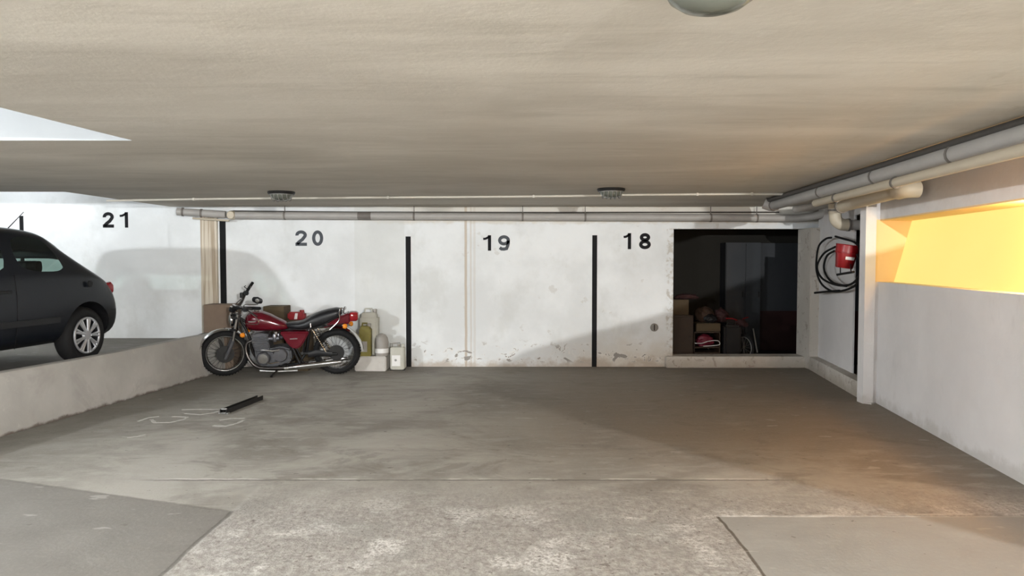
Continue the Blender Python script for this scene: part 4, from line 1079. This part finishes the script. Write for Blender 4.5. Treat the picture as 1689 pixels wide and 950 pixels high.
# shelf unit with clutter
YS2 = 10.62
x0, x1 = s1(1146), s1(1188)
root = thing('low_shelf', ((x0+x1)/2, 10.60, .012), 'low reddish wooden shelf unit right of the cabinet in the opening', 'shelf')
hx = (x1-x0)/2; zs = [.02, zz(566, 10.5)-.012, zz(553, 10.5)-.012]
f = MB()
for sgn in (-1, 1): f.box((sgn*hx-.008, -.13, 0), (sgn*hx+.008, .15, .42))
f.build('side_panel', M['wood'], root)
for z_ in (.12, .2, .42):
    f = MB(); f.box((-hx, -.13, z_), (hx, .15, z_+.018)); f.build('shelf_board', M['wood'], root)
f = MB(); f.box((-hx+.02, -.145, .03), (hx-.02, -.131, .10), .004); dr = f.build('drawer', M['maroon_bag'], root)
f = MB(); f.tube([(-.04, -.15, .07), (.04, -.15, .07)], .004, 6); f.build('handle', M['grey_metal'], dr)
lump('pink_bag', 1148, 1176, 551, 564, 10.55, 'pink', 'bright magenta bag lying on the low shelf', 'bag', 5, .09, z0=.232)
f = MB(); c0 = Vector((at(1166, 10.46), 10.46, zz(566, 10.46))); pth = [P(1146, 566, 10.42), P(1158, 566, 10.42), P(1170, 562.5, 10.42), P(1184, 562, 10.42), P(1187, 568, 10.42), P(1176, 570, 10.42), P(1160, 571, 10.43)]
o = MB().tube(pth, .005, 6, smooth=6).build('rope', M['label_white'], loc=pth[0]); tag(o, 'thin white rope hanging over the front of the low shelf', 'rope')
carton(s1(1150), s1(1190), .452, zz(534, 10.5), 10.5, 10.75, 'card_dark', 'tan cardboard box on the top of the low shelf')
lump('clothes_pile', 1146, 1176, 505, 532, 10.70, 'tan_cloth', 'heap of brownish clothes on the tan cardboard box', 'clothes', 8, .1, z0=zz(534, 10.5)+.008)
lump('black_bag', 1160, 1182, 518, 533, 10.60, 'black', 'small black bag in front of the clothes heap', 'bag', 11, .06, z0=zz(534, 10.5)+.008)
lump('red_clothes', 1176, 1200, 508, 533, 10.72, 'maroon_bag', 'dark red clothes heaped at the right end of the tan box', 'clothes', 14, .1, z0=zz(534, 10.5)+.008)
# black suitcase-like bag and small bicycle
x0, x1 = at(1188, 10.6), at(1216, 10.6)
root = thing('suitcase', ((x0+x1)/2, 10.50, .012), 'black upright suitcase between the low shelf and the small bicycle', 'suitcase')
hx = (x1-x0)/2; h = zz(536, 10.6)
f = MB(); f.box((-hx, -.09, .03), (hx, .07, h), .03); f.build('shell', M['black'], root)
f = MB(); f.tube([(-.06, 0, h), (-.06, 0, h+.03), (.06, 0, h+.03), (.06, 0, h)], .008, 8); f.build('handle', M['dark_metal'], root)
for sgn in (-1, 1):
    f = MB(); f.lathe([(0, -.012), (.022, -.012), (.022, .012), (0, .012)], (sgn*(hx-.04), -.07, .022), 'X'); f.build('caster', M['rubber'], root)
cx = at(1227, 10.55); cz = zz(560, 10.55); wr = .20
root = thing('child_bicycle', (cx, 10.5, .012), "small dark child's bicycle with red cover beside the black suitcase", 'bicycle', rot=(0, 0, R(-62)))
root.location = (cx, 10.56, .012)
for nm, u in (('front_wheel', 0), ('rear_wheel', -.62)):
    f = MB(); f.torus((u, 0, wr), wr-.022, .022, .022, 'Y', 36, 10); t = f.build(nm, M['rubber'], root)
    f = MB(); f.torus((u, 0, wr), wr-.05, .012, .007, 'Y', 36, 8); f.build('rim', M['grey_metal'], t)
    f = MB()
    for k in range(14):
        a = 2*math.pi*k/14; f.tube([(u, .012*(-1)**k, wr), (u+math.cos(a)*(wr-.05), 0, wr+math.sin(a)*(wr-.05))], .0015, 4)
    f.build('spokes', M['grey_metal'], t)
f = MB(); f.tube([(0, -.035, wr), (-.06, -.035, .45), (-.08, 0, .50), (-.06, .035, .45), (0, .035, wr)], .01, 8); f.tube([(-.08, 0, .48), (-.36, 0, .22), (-.62, 0, wr)], .013, 8); f.tube([(-.09, 0, .46), (-.42, 0, .34), (-.36, 0, .22)], .012, 8); f.tube([(-.42, 0, .34), (-.62, 0, wr)], .01, 8); f.tube([(-.36, 0, .2), (-.45, 0, .5)], .012, 8); f.build('frame', M['black'], root)
f = MB(); f.loft([(-.56, .51, .02, .07), (-.48, .52, .025, .06), (-.36, .52, .018, .02)], 12); f.build('saddle', M['black'], root)
f = MB(); f.tube([(-.08, 0, .5), (-.1, 0, .58), (-.1, .14, .62), (-.14, .22, .62)], .009, 8); f.tube([(-.1, 0, .58), (-.1, -.14, .62), (-.14, -.22, .62)], .009, 8); f.build('handlebar', M['red_plastic'], root)
f = MB(); f.loft([(-.14, .55, .04, .05), (-.05, .56, .05, .07), (.03, .53, .03, .05)], 14, 3); f.build('front_basket', M['maroon_bag'], root)
f = MB(); a = P(1243, 542, 11.6); b = P(1251, 580, 11.45)
o = MB().tube([(a.x, 11.625, a.z), (b.x, 11.5, .014)], .012, 8).build('white_pole', M['label_white'], loc=(b.x, 11.5, .014)); tag(o, 'thin pale pole leaning against the grey locker', 'pole')
